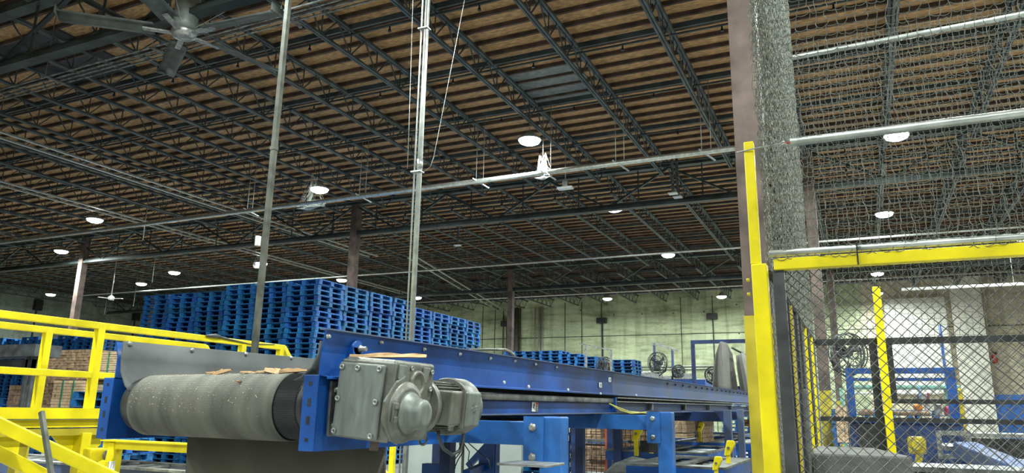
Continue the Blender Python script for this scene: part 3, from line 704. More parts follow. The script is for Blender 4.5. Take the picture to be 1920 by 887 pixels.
# yellow cord
pts = [at(px, py, x=XN+.07) for px, py in ((1143, 757), (1160, 765), (1180, 772), (1205, 774), (1228, 777))]
pts2 = [at(px, py, x=XN+.08) for px, py in ((1143, 757), (1162, 769), (1182, 775), (1200, 774), (1215, 773), (1232, 778))]
tag(MB().tube(pts, .007, 8).tube(pts2, .007, 8).build('power_cord', CORDY), 'yellow cord looped along the lower edge of the conveyor', 'cord')
# motor cable and hanging wires
pts = [at(px, py, x=-1.95) for px, py in ((821, 806), (823, 822), (832, 842), (848, 853), (862, 845), (868, 825), (870, 805), (870, 795))]
tag(MB().tube(pts, .009, 10).build('motor_cable', DGREY), 'grey cable looping down from the motor terminal box', 'cable')
m = MB()
for k in range(4):
    m.tube([at(868+random.uniform(-4, 10)+9*j*(k % 3-.5), 815+16*j, y=4.6) for j in range(5)], .004, 5)
tag(m.build('loose_wires', DARK), 'thin black wires dangling below the motor', 'wire')
# pipe loop over the conveyor
m = MB()
for o in (0, .12): m.tube([at(880, 656, y=9+o)+Vector((-.05, 0, FLOOR-.8)), at(880, 656, y=9+o)+Vector((-.05, 0, -.05))]+[at(px, py, y=9+o) for px, py in ((880, 656), (920, 655), (948, 656), (958, 660), (966, 670))], .02, 8)
tag(m.build('bent_pipe', PIPE), 'pair of bent grey pipes beyond the conveyor edge', 'pipe')

# ================================================================== gearmotor
G = thing('gearmotor', 'grey cast gearmotor with square gearbox bolted to the conveyor head', 'gearmotor')
G.location = (-2.045, 2.99, .040); G.rotation_euler = (0, rad(4.5), 0)
hx, hy, hz = .145, .17, .185
case = MB().box(-hx, hx, -hy+.0, hy, -hz+.01, hz).build('gear_case', GEAR, G, bevel=.018, seg=4)
lip = MB().box(-hx-.002, hx+.004, -hy-.014, -hy+.004, -hz+.005, hz-.012); sub(lip, 'cover_lip', GEAR, case, bevel=.012, seg=3)
cov = MB().box(-hx+.0, hx-.04, -hy-.032, -hy-.014, -hz+.012, hz-.028).build('cover_plate', GEARP, G, bevel=.008, seg=3)
x0, x1, z0, z1 = -hx, hx-.04, -hz+.012, hz-.028
def capbolt(c, d, parent, r=.013):
    c = Vector(c); d = Vector(d)
    o = MB().lathe(c, d, [(0, r), (.009, r), (.010, r*.85), (.010, r*.5), (.003, r*.45)], 16).build('bolt', STEEL, None); o.parent = parent
for u, v in ((.07, .93), (.42, .93), (.90, .94), (.06, .5), (.90, .5), (.07, .06), (.88, .05)):
    capbolt((x0+(x1-x0)*u, -hy-.032, z0+(z1-z0)*v), (0, -1, 0), cov)
# output side
hc = Vector((hx, -.075, -.045))
h = MB().lathe(hc, (1, 0, 0), [(-.02, .138), (.012, .138), (.02, .133), (.022, .12), (.03, .117), (.032, .105)], 48).build('output_flange', GEAR, G)
sub(MB().lathe(hc+Vector((.03, 0, 0)), (1, 0, 0), [(0, .096), (.015, .090), (.024, .078), (.06, .068), (.08, .065), (.09, .058), (.093, .04)], 48), 'shaft_cap', GEARP, h)
m = MB()
for dz in (-.03, .03): m.box(hc.x+.03, hc.x+.045, hc.y-.125, hc.y-.10, hc.z+dz-.014, hc.z+dz+.014)
m.box(hc.x+.025, hc.x+.035, hc.y-.13, hc.y-.095, hc.z-.045, hc.z+.045)
sub(m, 'cap_lug', GEAR, h, bevel=.005)
MB().prism([(hx, -.245, -.08), (hx, -.245, .0), (hx, -.17, .09), (hx, -.1, .12), (hx, -.1, -.19), (hx, -.17, -.165)], (.012, 0, 0)).build('flange_shoulder', GEAR, G, bevel=.006)
b = MB().lathe((hx-.01, .01, .085), (1, 0, 0), [(0, .062), (.022, .062), (.026, .055), (.026, .045), (.018, .042)], 32).build('boss', GEAR, G)
for yy, zz in ((-.045, .155), (.135, .145), (.135, .065)): capbolt((hx, yy, zz), (1, 0, 0), case, .012)
for yy in (-.12, .085):
    o = MB().prism([(hx-.0, yy-.035, hz-.02), (hx, yy+.03, hz-.02), (hx, yy+.0, hz-.095), (hx, yy-.035, hz-.085)], (.010, 0, 0)); sub(o, 'lifting_rib', GEARP, case, bevel=.004)
# motor
mc = Vector((.055, 0, -.02))
MB().lathe(mc+Vector((-.0, hy-.012, 0)), (0, 1, 0), [(0, .135), (.03, .14), (.04, .135), (.05, .12), (.08, .11)], 48).build('adapter_flange', GEAR, G)
mo = MB().lathe(mc+Vector((0, hy+.05, 0)), (0, 1, 0), [(0, .108), (.30, .108)], 40)
for k in range(36):
    an = 2*PI*k/36; o = Vector((math.cos(an)*.118, 0, math.sin(an)*.118))
    mo.bar(mc+o+Vector((0, hy+.06, 0)), mc+o+Vector((0, hy+.33, 0)), .004, .022, up=(math.cos(an), 0, math.sin(an)))
mo = mo.build('motor_body', GEAR, G)
MB().lathe(mc+Vector((0, hy+.29, 0)), (0, 1, 0), [(0, .143), (.01, .148), (.14, .148), (.16, .14), (.172, .12), (.175, .06)], 48).build('fan_cover', GEAR, G)
tb = MB().box(mc.x+.08, mc.x+.185, hy+.03, hy+.27, mc.z-.08, mc.z+.085).build('terminal_box', GEAR, G, bevel=.012, seg=3)
sub(MB().box(mc.x+.185, mc.x+.212, hy+.15, hy+.288, mc.z-.085, mc.z+.088), 'terminal_cover', GEARP, tb, bevel=.012, seg=3)
sub(MB().box(mc.x+.18, mc.x+.198, hy+.132, hy+.145, mc.z-.09, mc.z+.092), 'gasket', GEAR, tb)
sub(MB().lathe((mc.x+.125, hy+.15, mc.z-.075), (0, 0, -1), [(0, .02), (.012, .02), (.013, .014), (.035, .014)], 16), 'cable_gland', STEEL, tb)
m = MB()
for k in range(9):
    an = 2*PI*k/9; c = Vector((mc.x+.2125, hy+.215, mc.z+.01)); m.bar(c+Vector((0, math.cos(an)*.014, math.sin(an)*.014)), c+Vector((0, math.cos(an+.5)*.028, math.sin(an+.5)*.028)), .002, .006, up=(1, 0, 0))
m.bar((mc.x+.2125, hy+.21, mc.z+.016), (mc.x+.2125, hy+.255, mc.z+.02), .002, .008)
sub(m, 'embossed_mark', STEEL, tb)
m = MB(); m.tube([(mc.x+.02+.022*math.cos(a), hy+.07, mc.z-.165+.022*math.sin(a)) for a in [2*PI*k/16 for k in range(17)]], .006, 8, False); m.tube([(mc.x+.02, hy+.07, mc.z-.12), (mc.x+.02, hy+.07, mc.z-.145)], .009, 8)
m.build('eye_bolt', GEAR, G)
MB().tube([(-.02, -.03, -hz-.05), (-.02, -.03, -hz+.02)], .022, 12).build('drain_stub', RUST, G)

# wood splinters
def shard(L, w, h, seed):
    "a split piece of wood: tapering, fibrous, bent"
    r = random.Random(seed); m = MB(); n = 6; rows = []
    for i in range(n+1):
        f = i/n; ww = w*(.25+.75*math.sin(PI*(.15+.75*f)))*r.uniform(.75, 1.1); hh = h*(.3+.7*math.sin(PI*(.2+.7*f)))*r.uniform(.7, 1.2)
        x = L*(f-.5); c = .05*L*math.sin(f*3+seed)
        rows.append([(x+r.uniform(-.01, .01), c-ww/2, 0), (x, c-ww*.2, hh), (x+r.uniform(-.008, .008), c+ww*.25, hh*r.uniform(.5, 1)), (x, c+ww/2, hh*.1), (x, c, -hh*.2)])
    v = [p for row in rows for p in row]; k = 5
    fs = [(i*k+j, i*k+(j+1) % k, (i+1)*k+(j+1) % k, (i+1)*k+j) for i in range(n) for j in range(k)]+[tuple(range(k))[::-1], tuple(n*k+j for j in range(k))]
    return m.add(v, fs)
o = shard(.36, .075, .022, 3).build('wood_splinter', WOOD)
o.location = (-2.03, 2.96, .236); o.rotation_euler = (rad(2), rad(-2), rad(38))
tag(o, 'long torn wood splinter lying on top of the gearbox', 'wood splinter', 'wood splinters on the conveyor head')
for i, (px, py, L, w, h, an, ti, lab) in enumerate(((404, 699, .11, .03, .018, 15, -18, 'bright chipped splinter on the belt left of the middle'), (386, 702, .09, .02, .012, 40, 0, 'small pale chip left of the bright splinter'), (398, 701, .06, .025, .02, -20, -30, 'stubby chip touching the bright splinter'),
    (513, 692, .12, .07, .025, -6, 8, 'largest raised wood chip on the belt near the gearbox'), (555, 693, .15, .03, .02, 20, -4, 'flat chip beside the rubber skirt'), (492, 697, .10, .03, .01, 5, 0, 'thin sliver left of the largest chip'), (460, 698, .08, .03, .012, 40, 0, 'low pale sliver in the middle of the belt'), (535, 695, .10, .03, .015, -25, -10, 'short chip between the largest chip and the skirt'), (475, 712, .04, .015, .006, 70, 0, 'tiny reddish chip on the front of the belt'))):
    c = at(px, py, y=2.95); f = min(1, max(0, (A0.x-c.x)/(A0.x-A1.x))); ctr = A0.lerp(A1, f)
    dy = -.02 if py < 705 else -.12; zz = math.sqrt(.166**2-dy*dy)
    o = shard(L, w, h, i+10).build('wood_splinter', WOOD)
    o.location = (c.x, ctr.y+dy, ctr.z+zz+.002); o.rotation_euler = (0 if py < 705 else rad(-45), rad(ti), rad(an))
    tag(o, 'torn wood splinter, '+lab, 'wood splinter', 'wood splinters on the conveyor head')
# sawdust on the pulley wrap
m = MB()
for i in range(1500):
    f = random.betavariate(1.6, 1.3); th = rad(random.triangular(60, 200, 95)); c = A0+ax*(.22+(Lr-.30)*f); q = c+Vector((0, math.cos(th)*.166, math.sin(th)*.166)); s = random.choice((.0008, .001, .0013, .0022))*random.uniform(.8, 1.3)
    u = Vector((1, 0, 0)); w = Vector((0, -math.sin(th), math.cos(th))); d = Vector((0, math.cos(th), math.sin(th)))
    an = random.uniform(0, 3); a1 = (u*math.cos(an)+w*math.sin(an))*s*random.uniform(.6, 2.2); a2 = (-u*math.sin(an)+w*math.cos(an))*s*.6
    m.add([q-a1-a2, q+a1-a2, q+a1+a2, q-a1+a2, q+d*.0015], [(0, 1, 4), (1, 2, 4), (2, 3, 4), (3, 0, 4), (3, 2, 1, 0)])
tag(m.build('sawdust', mat('sawdust', (.50, .44, .30), .9)), 'pale sawdust flecks scattered over the ribbed belt', 'sawdust', kind='stuff')

# ================================================================== catwalk on the left
def rail(x, ya, yb, label, posts, zt_=.71, zm=.27):
    t = thing('guard_rail', label, 'railing', 'yellow catwalk railings', base=(x, (ya+yb)/2, -.05))
    MB().box(x-.03, x+.03, ya, yb, zt_-.06, zt_).build('top_rail', YEL, t, bevel=.006)
    MB().box(x-.028, x+.028, ya, yb, zm-.055, zm).build('mid_rail', YEL, t, bevel=.006)
    MB().bar((x, yb, zt_-.03), (x-.1, yb+.7, .05), .06, .055).build('end_rail', YEL, t)
    for y in posts: MB().box(x-.032, x+.032, y-.035, y+.035, -.16, zt_-.01).build('post', YEL, t, bevel=.006)
    return t
zm1 = at(175, 695, x=-6.2).z
rail(-6.2, 1.5, 6.85, 'yellow square tube railing on the near side of the catwalk', (2.9, 4.47, 6.2, 6.8), zm=.27)
rail(-7.1, 1.5, 6.5, 'yellow square tube railing on the far side of the catwalk', (4.58, 2.9, 6.35), zm=.30)
t = thing('catwalk', 'yellow steel catwalk deck on channel beams with tapered gussets', 'catwalk', base=(-6.6, 4, FLOOR))
MB().box(-6.16, -6.10, 1.5, 7, -.135, -.045).box(-6.2, -6.16, 1.5, 7, -.13, -.05).build('edge_channel', YEL, t)
MB().box(-6.19, -6.15, 1.5, 7, -.205, -.140).build('edge_channel', YEL, t)
MB().box(-7.15, -6.1, 1.5, 7, -.140, -.133).build('deck', STEELD, t)
MB().box(-6.3, -6.12, 1.5, 7, -.27, -.215).build('lower_beam', YELD, t)
q = lambda px, py: at(px, py, x=-6.2)
for poly in ([(94, 813), (190, 813), (190, 832), (158, 863), (128, 856)], [(-40, 800), (62, 806), (45, 865), (28, 870), (-5, 830)]):
    MB().prism([q(*p) for p in poly], (-.012, 0, 0)).build('gusset', YEL, t)
a = q(150, 812); MB().box(-6.2, -6.1, a.y-.045, a.y+.045, FLOOR, -.25).build('leg', YEL, t, bevel=.005)
a = q(50, 812); MB().box(-6.3, -6.2, a.y-.045, a.y+.045, FLOOR, -.25).build('leg', YELD, t, bevel=.005)
for (a, b, w, lab) in (((-60, 768), (230, 905), .10, 'upper one of the two'), ((-60, 822), (140, 920), .10, 'lower one of the two')):
    A, B = at(*a, y=3.0), at(*b, y=3.7)
    tag(MB().bar(A, B, .05, .085).build('stair_stringer', YEL, bevel=.006), 'slanted yellow stair stringer at the lower left corner, '+lab, 'stair stringer', 'yellow stair stringers')
a, b = at(77.5, 772, y=2.6), at(98, 900, y=2.6)
bb = Vector((a.x-.0, a.y, FLOOR))
tag(MB().bar(b+(b-a)*2.2, a, .02, .026).build('steel_bar', PIPE, bevel=.001), 'grey square bar standing upright in front of the catwalk', 'bar')
# cables tied along the far railing
p = at(398, 632, x=-6.2)
tag(MB().tube([p+Vector((.04, -.12, .0)), p+Vector((.05, 0, .012)), p+Vector((.04, .1, .0)), p+Vector((.04, .5, -.03)), p+Vector((.04, .9, 0))], [.012, .024, .012, .004, .004], 8).build('taped_cable', DGREY), 'grey taped cable bundle tied on the yellow top rail', 'cable')
# lower yellow beam and roller unit under the head
a, b = at(205, 834, y=4.3), at(337, 830, y=4.3)
t = thing('roller_infeed_unit', 'yellow beam with hanging brackets and a grey roller below the catwalk', 'frame', base=(a.x, 4.3, FLOOR))
MB().box(a.x-.05, b.x+.3, 4.28, 4.36, a.z-.03, a.z+.03).box(a.x-.05, b.x+.3, 4.25, 4.38, a.z+.03, a.z+.04).build('beam', YEL, t)
c = at(195, 853, y=4.4); MB().lathe(c, (1, 0, 0), [(-.10, .045), (.06, .045)], 20).build('roller', STEELD, t)
c2 = at(212, 853, y=4.3); MB().prism([c2+Vector(v) for v in ((-.03, 0, .10), (.03, 0, .10), (.045, 0, -.02), (.02, 0, -.07), (-.05, 0, -.05))], (0, -.03, 0)).build('bracket', YEL, t, bevel=.004)
c3 = at(172, 852, y=4.3); MB().box(c3.x-.05, c3.x+.06, 4.25, 4.4, c3.z-.06, c3.z+.05).build('bearing_block', YEL, t, bevel=.01)
c4 = at(188, 880, y=4.2); MB().prism([c4+Vector(v) for v in ((-.07, 0, -.06), (-.05, 0, .05), (.0, 0, .07), (.05, 0, .06), (.03, 0, -.06))], (0, .02, 0)).build('guide_plate', YEL, t)
c5 = at(208, 880, y=4.2); MB().tube([c5+Vector((0, 0, -.3)), c5+Vector((0, 0, .06))], .025, 12).build('air_cylinder', STEEL, t)
for sx in (a.x+.05, b.x+.2): MB().box(sx-.04, sx+.04, 4.28, 4.36, FLOOR, a.z-.03).build('leg', YEL, t)
p0, p1 = at(110, 885, y=4.9), at(345, 883, y=4.9)
t = thing('low_conveyor', 'low blue roller conveyor with steel top rails behind the yellow stringers', 'conveyor', base=(p0.x, 5, FLOOR))
MB().box(p0.x-1.4, p1.x, 4.9, 4.95, p1.z-.14, p1.z-.02).build('side_channel', BLUED, t)
MB().box(p0.x-1.4, p1.x, 4.88, 4.98, p1.z-.02, p1.z).box(p0.x-1.4, p1.x, 5.4, 5.5, p1.z-.02, p1.z).build('top_rail', STEEL, t)
m = MB()
for i in range(12): m.tube([(p0.x-1.3+i*.2, 4.97, p1.z-.03), (p0.x-1.3+i*.2, 5.4, p1.z-.03)], .025, 8)
m.build('rollers', STEELD, t)
for sx in (p0.x-1.0, p1.x-.3): MB().box(sx-.03, sx+.03, 4.9, 4.96, FLOOR, p1.z-.14).build('leg', BLUE, t)
tag(MB().box(*[v for v in (at(0, 640, y=8.5).x-1.6, at(68, 640, y=8.5).x)], 8.5, 9.0, at(40, 668, y=8.5).z, at(60, 645, y=8.5).z).build('dark_machine_hood', DGREY), 'dark grey machine hood at the left edge behind the railing', 'machine')
t = thing('dark_rack', 'dark steel rack frame behind the railing at the left edge', 'rack', base=(at(40, 700, y=8.6).x, 8.6, FLOOR))
xx0, xx1 = at(0, 700, y=8.6).x-1.4, at(60, 700, y=8.6).x
MB().box(xx0, xx1, 8.6, 8.65, at(0, 682, y=8.6).z-.12, at(0, 675, y=8.6).z).build('beam', DARK, t)
for sx in (xx1-.06, at(38, 740, y=8.6).x): MB().box(sx, sx+.06, 8.6, 8.66, FLOOR, .9).build('post', DGREY, t)

# ================================================================== machines under / beyond the conveyor
def hframe(pts_px, y0, y1, x0, x1, z, label, m1=STEELD, bar_=.09):
    t = thing('transfer_table', label, 'machine table', 'steel transfer tables', base=((x0+x1)/2, (y0+y1)/2, FLOOR))
    b3 = bar_*1.3; m = MB().box(x0, x1, y0, y0+b3, z-.02, z).box(x0, x1, y1-b3, y1, z-.02, z).box(x0, x0+bar_, y0+b3, y1-b3, z-.02, z).box(x1-bar_, x1, y0+b3, y1-b3, z-.02, z).box((x0+x1)/2-.05, (x0+x1)/2+.05, y0+b3, y1-b3, z-.02, z)
    m.build('top_frame', m1, t)
    MB().box(x0, x1, y0, y0+.04, z-.14, z-.021).box(x0, x0+.04, y0+.04, y1-.04, z-.14, z-.021).box(x1-.04, x1, y0+.04, y1-.04, z-.14, z-.021).box(x0, x1, y1-.04, y1, z-.14, z-.021).build('side_channel', BLUE, t)
    m = MB(); n = max(3, int((y1-y0)/.3))
    for i in range(n): yy = y0+.1+(y1-y0-.2)*(i+.5)/n; m.tube([(x0+.05, yy, z-.07), (x1-.05, yy, z-.07)], .03, 8)
    m.build('rollers', STEELD, t)
    for sx in (x0+.03, x1-.08):
        for sy in (y0+.02, y1-.07): MB().box(sx, sx+.05, sy, sy+.05, FLOOR, z-.141).build('leg', BLUE, t)
    return t
hframe(None, 6.95, 8.7, -2.05, -1.15, -.46, 'steel topped transfer table nearest under the conveyor, beside the blue column', bar_=.2)
hframe(None, 10.2, 12.6, -3.3, -1.9, -.50, 'second steel transfer table behind the nearest one')
hframe(None, 14.5, 18.5, -3.3, -1.9, -.50, 'third transfer table farther back with pale top', m1=STEEL)
hframe(None, 20., 23.5, -6.3, -3.0, -.52, 'farthest transfer table near the pallets with pale top', m1=STEEL)
def ybracket(px, py0, py1, y, label, lean=0):
    a, b = at(px, py0, y=y), at(px, py1, y=y)
    t = thing('yellow_clamp_arm', label, 'bracket', 'yellow clamp arms', base=(b.x, y, b.z)); h = a.z-b.z; s = max(.05, h*.22)
    MB().prism([(a.x-s*.6, y, a.z-s*1.6), (a.x-s*.2, y, a.z), (a.x+s*.8, y, a.z), (a.x+s, y, a.z-s*.6), (a.x+s*.1, y, a.z-s*2.2), (a.x-s*.7, y, a.z-s*2.3)], (0, .05, 0)).build('head', YEL, t, bevel=.006)
    MB().bar((a.x-s*.1, y+.03, a.z-s*1.2), (b.x+lean, y+.03, b.z), s*.62, s*.5).build('arm', YEL, t)
    MB().lathe((a.x+.0, y-.005, a.z-s*1.1), (0, -1, 0), [(0, s*.22), (.02, s*.2)], 10).build('bolt', STEELD, t)
ybracket(1192, 800, 855, 8.7, 'yellow clamp arm left of the second blue column, nearer one')
ybracket(1220, 800, 850, 9.2, 'yellow clamp arm hidden partly by the second blue column')
ybracket(1312, 792, 828, 13., 'yellow clamp arm standing in front of the brown pile')
ybracket(1365, 826, 884, 7.6, 'yellow clamp arm leaning on the transfer table by the third blue leg')
ybracket(1342, 856, 900, 6.6, 'yellow clamp arm lowest under the conveyor')
t = tag(MB().box(*sorted((at(1200, 830, y=9.).x, at(1240, 830, y=9.).x)), 9., 9.05, at(1200, 848, y=9.).z, at(1200, 826, y=9.).z).build('deflector_plate', DARK, bevel=.005), 'black deflector plate beside the second blue column', 'plate')
a, b = at(1145, 887, y=7.3), at(1180, 868, y=7.7)
tag(MB().prism([(a.x-.1, 7., a.z-.1), (a.x+.1, 7., a.z-.1), (b.x+.15, 8., b.z), (b.x-.05, 8., b.z+.03), (b.x-.16, 7.7, b.z-.03)], (0, 0, .02)).build('bent_sheet', STEELD), 'crumpled grey sheet metal at the foot of the transfer table', 'sheet metal')

# machine with fans beyond the conveyor
def cage_fan(px, py, y, r, label, ang=0):
    c = at(px, py, y=y); t = thing('pedestal_fan', label, 'fan', 'round cage fans'); t.location = c; t.rotation_euler = (0, 0, rad(ang))
    m = MB()
    for rr, yy in ((r, -.0), (r*.97, -.08), (r*.97, .08), (r*.66, -.11), (r*.33, -.12)):
        m.tube([(rr*math.cos(a), yy, rr*math.sin(a)) for a in [2*PI*k/28 for k in range(29)]], .012, 5, False)
    for k in range(20):
        a = 2*PI*k/20; m.tube([(.08*math.cos(a), -.12, .08*math.sin(a)), (r*.66*math.cos(a), -.11, r*.66*math.sin(a)), (r*math.cos(a), 0, r*math.sin(a)), (r*.6*math.cos(a), .1, r*.6*math.sin(a))], .006, 4, False)
    m.build('guard', DGREY, t)
    m = MB()
    for k in range(3):
        a = 2*PI*k/3+.5
        m.sheet([[(rr*math.cos(a+w), .05*math.sin(w*4), rr*math.sin(a+w)) for w in (-.35, 0, .35)] for rr in (.06, r*.5, r*.82)], (0, .01, 0))
    m.build('blades', mat('dark_fan_blade', (.10, .09, .08), .5), t)
    MB().lathe((0, -.06, 0), (0, 1, 0), [(0, .06), (.25, .09)], 16).build('motor', DGREY, t)
    MB().tube([(-r, 0, 0), (-r*.8, .05, -r*.8), (0, .05, -r*1.25), (r*.8, .05, -r*.8), (r, 0, 0)], .02, 6).tube([(0, .05, -r*1.25), (0, .05, -r*1.8)], .03, 8).build('yoke', DARK, t)
cage_fan(1233, 680, 24., .34, 'large round caged fan on the machine left of the blue portal', -20)
cage_fan(1272, 696, 24., .2, 'small caged fan just right of the large one', 30)
cage_fan(1337, 703, 22.5, .24, 'caged fan half hidden behind the grey tarpaulin')
cage_fan(1133, 685, 22., .26, 'round caged fan in front of the far pallets', 60)
a, b = at(1185, 703, y=24.), at(1322, 712, y=24.)
t = thing('feeder_machine', 'blue machine body with pale boxes on top carrying the fans', 'machine', base=((a.x+b.x)/2, 24.5, FLOOR))
MB().box(a.x-1.5, b.x, 24., 25.2, FLOOR, a.z-.15).build('body', BLUE, t)
m = MB()
for i, (x0, x1, z1) in enumerate(((.3, .9, .25), (1.0, 1.3, .12), (1.35, 2.0, .2))): m.box(a.x+x0, a.x+x1, 24., 24.5, a.z-.15, a.z-.15+z1)
m.build('valve_box', STEEL, t, bevel=.02)
for px, py in ((1226, 642), (1260, 654)):
    q = at(px, py, y=24.2); MB().box(q.x-.035, q.x+.035, 24.2, 24.27, a.z-.15, q.z).build('post', BLUED, t)
u, v = at(1222, 642, y=24.2), at(1272, 657, y=24.2); MB().bar(u, v, .05).bar(u+Vector((.0, 0, -.06)), v+Vector((0, 0, -.05)), .02).build('top_bar', STEEL, t)
t = thing('far_gantry', 'slim grey gantry in front of the far pallets, left of the large fan', 'frame', base=at(1120, 690, y=22.))
for px, py in ((1098, 648), (1145, 656)):
    q = at(px, py, y=22.); MB().box(q.x-.03, q.x+.03, 22., 22.06, FLOOR, q.z).build('post', STEEL, t)
u, v = at(1086, 644, y=22.), at(1147, 657, y=22.); MB().bar(u, v, .04).build('top_bar', STEEL, t)
# blue portal and tarpaulin
YP = 21.
a, b = at(1299, 645, y=YP), at(1450, 642, y=YP); f = at(1304, 722, y=YP)
t = thing('portal_frame', 'dark blue portal frame over the conveyor in front of the green wall', 'frame', base=(a.x, YP, FLOOR))
MB().box(a.x-.05, a.x+.05, YP-.05, YP+.05, FLOOR, a.z).build('post', NAVY, t); MB().box(b.x-.05, b.x+.05, YP-.05, YP+.05, FLOOR, a.z).build('post', NAVY, t)
MB().box(a.x-.05, b.x+.05, YP-.05, YP+.05, a.z-.0, a.z+.1).build('lintel', NAVY, t)
def drape(left, right, y, depth, k, label):
    "left / right: edge lines of the cloth from top to foot, in pixels; folds run down and open towards the foot"
    rows = []; nj = len(left)
    for j in range((nj-1)*4+1):
        f = j/4; a = min(int(f), nj-2); f -= a; g = j/((nj-1)*4); row = []
        L = at(*left[a], y=y).lerp(at(*left[a+1], y=y), f); Rr = at(*right[a], y=y).lerp(at(*right[a+1], y=y), f)
        for i in range(31):
            u = i/30; tri = abs(((u*k+.25) % 1)-.5)*2
            p = L.lerp(Rr, u)+Vector((0, -depth*(.25+.75*g)*tri-.25*math.sin(PI*u), 0)); row.append(p)
        rows.append(row)
    return tag(MB().sheet(rows, (0, .02, 0)).build('tarpaulin', TARP), label, 'tarpaulin', 'grey tarpaulins')
drape([(1350, 642), (1343, 665), (1340, 690), (1339, 730)], [(1363, 643), (1375, 665), (1380, 695), (1388, 740)], YP-.4, .5, 1.5, 'tall grey tarpaulin draped over the blue portal, left fold')
drape([(1391, 663), (1381, 668), (1384, 695), (1392, 742)], [(1396, 663), (1412, 680), (1422, 700), (1432, 745)], YP-.9, .5, 1.5, 'lower grey tarpaulin fold next to the yellow column foot')
u, v = at(1372, 652, y=YP-.8), at(1402, 668, y=YP-.8)
tag(MB().tube([u, v, v+Vector((.8, 0, 0))], .03, 6).build('support_bar', DARK), 'black slanted bar holding the tarpaulin', 'bar')

# ================================================================== safety cage on the right
YA, YB, XS = 3.9, 7.9, -.385
pt = at(1404, 268, y=YA)
ptt = at(1417, 497, y=YA); pb = at(1450, 887, y=YA)
t = thing('corner_post', 'bright yellow corner post of the safety cage, thin above and thick below', 'post', base=(pb.x, YA, FLOOR))
xc = ptt.x+.01
lt, lb = at(1424, 497, y=YA), at(1450, 887, y=YA)
MB().bar(lt, lb+(lb-lt)*((lb.z-FLOOR)/(lt.z-lb.z)), .076, .08).build('lower_post', YEL, t, bevel=.006)
MB().bar(at(1418, 497, y=YA), at(1404, 268, y=YA), .05, .05).build('upper_post', YEL, t, bevel=.005)
for py in (525, 552): q = at(1408, py, y=YA); MB().lathe((xc-.045, YA, q.z), (-1, 0, 0), [(0, .01), (.015, .01)], 8).build('bolt', YELD, t)
# front fence
zb = at(1500, 494, y=YA).z
t = thing('cage_front_fence', 'front chain link fence of the cage with a yellow top rail', 'fence', base=(.8, YA, FLOOR))
xr = 3.2; xl = xc+.05
MB().box(xl+.03, xr, YA-.03, YA+.03, zb-.03, zb+.028).build('top_rail', YEL, t, bevel=.004)
MB().box(xl+.02, xl+.075, YA-.01, YA+.05, FLOOR, zb-.03).build('post', DGREY, t, label='dark grey fence post')
def chain(x0, x1, z0, z1, y=None, x=None, s=.052, r=.0021, ext=None):
    m = MB(); H = z1-z0; a0, a1 = x0, x1
    def P(a, z, o): return (a, y+o, z) if y is not None else (x+o, a, z)
    k = a0-H
    while k < a1:
        # rising diagonal from (k,z0)
        s0 = max(0, a0-k); s1 = min(H, a1-k)
        if s1 > s0: m.tube([P(k+s0, z0+s0, .002), P(k+s1, z0+s1, .002)], r, 4, False)
        k += s
    k = a0
    while k < a1+H:
        s0 = max(0, k-a1); s1 = min(H, k-a0)
        if s1 > s0: m.tube([P(k-s0, z0+s0, -.002), P(k-s1, z0+s1, -.002)], r, 4, False)
        k += s
    return m
chain(xl+.03, xr, -.9, zb-.03, y=YA+.02).build('chain_link', WIREM, t)
tag(MB().tube([(xl+.01, YA-.02, zb+.055), (xr, YA-.02, zb+.055)], .018, 12).build('net_pole', CONDUIT), 'silver pipe lying on the yellow top rail of the cage', 'pipe')
MB().box(at(1608, 485, y=YA).x-.003, at(1608, 485, y=YA).x+.004, YA-.045, YA-.03, zb-.03, zb+.075).build('cable_tie', BLK, t)
# upper pipe with hook
zp = at(1481, 271, y=YA).z; xp = at(1483, 271, y=YA).x
t = thing('net_pipe', 'silver pipe holding up the front net, tied to the yellow post', 'pipe', base=(xp, YA, zp))
MB().tube([(xp, YA-.03, zp), (xr, YA-.03, zp)], .022, 14).build('pipe', CONDUIT, t)
MB().tube([(xc-.07, YA-.02, zp-.015), (xc+.02, YA-.04, zp-.012), (xp-.05, YA-.03, zp), (xp-.035, YA-.03, zp+.01), (xp-.02, YA-.03, zp), (xp-.05, YA-.03, zp-.008)], .004, 6).build('hook', STEEL, t)
MB().tube([(xp-.03, YA-.03, zp), (xp+.01, YA-.03, zp)], .004, 6).build('twine', RED, t)
# side and back fence
t = thing('cage_side_fence', 'side chain link fence of the cage running away from the yellow post', 'fence', base=(XS, 6, FLOOR))
chain(YA+.08, YB, -1.3, .70, x=XS, s=.055).build('chain_link', WIREM, t)
MB().tube([(XS, YA+.05, .71), (XS, YB, .71)], .02, 8).build('top_rail', DARK, t)
for px, m_, w in ((1482, DARK, .03), (1487, YELD, .035), (1497, DARK, .16), (1504, DARK, .14), (1513, YEL, .05), (1517, DARK, .2), (1524, YEL, .07)):
    r_ = at(px, 700, y=1.0); yy = XS/r_.x
    MB().box(XS-.02, XS+.02, yy-w/2, yy+w/2, FLOOR, .69).build('post', m_, t)
t = thing('cage_back_fence', 'rear chain link fence and gate of the cage with black rails', 'fence', base=(.5, YB, FLOOR))
zr = at(1600, 641, y=YB).z
MB().box(XS, 3.5, YB-.025, YB+.025, zr-.03, zr+.03).build('top_rail', DARK, t)
xg1, xg2 = at(1645, 740, y=YB).x, at(1671, 700, y=YB).x
z2, z3 = at(1750, 753, y=YB).z, at(1750, 789, y=YB).z
MB().box(xg1-.035, xg1+.035, YB-.023, YB+.023, FLOOR, zr-.031).build('gate_post', DARK, t); MB().box(xg2-.03, xg2+.03, YB-.02, YB+.02, z2-.02, zr-.031).build('gate_post', DARK, t)
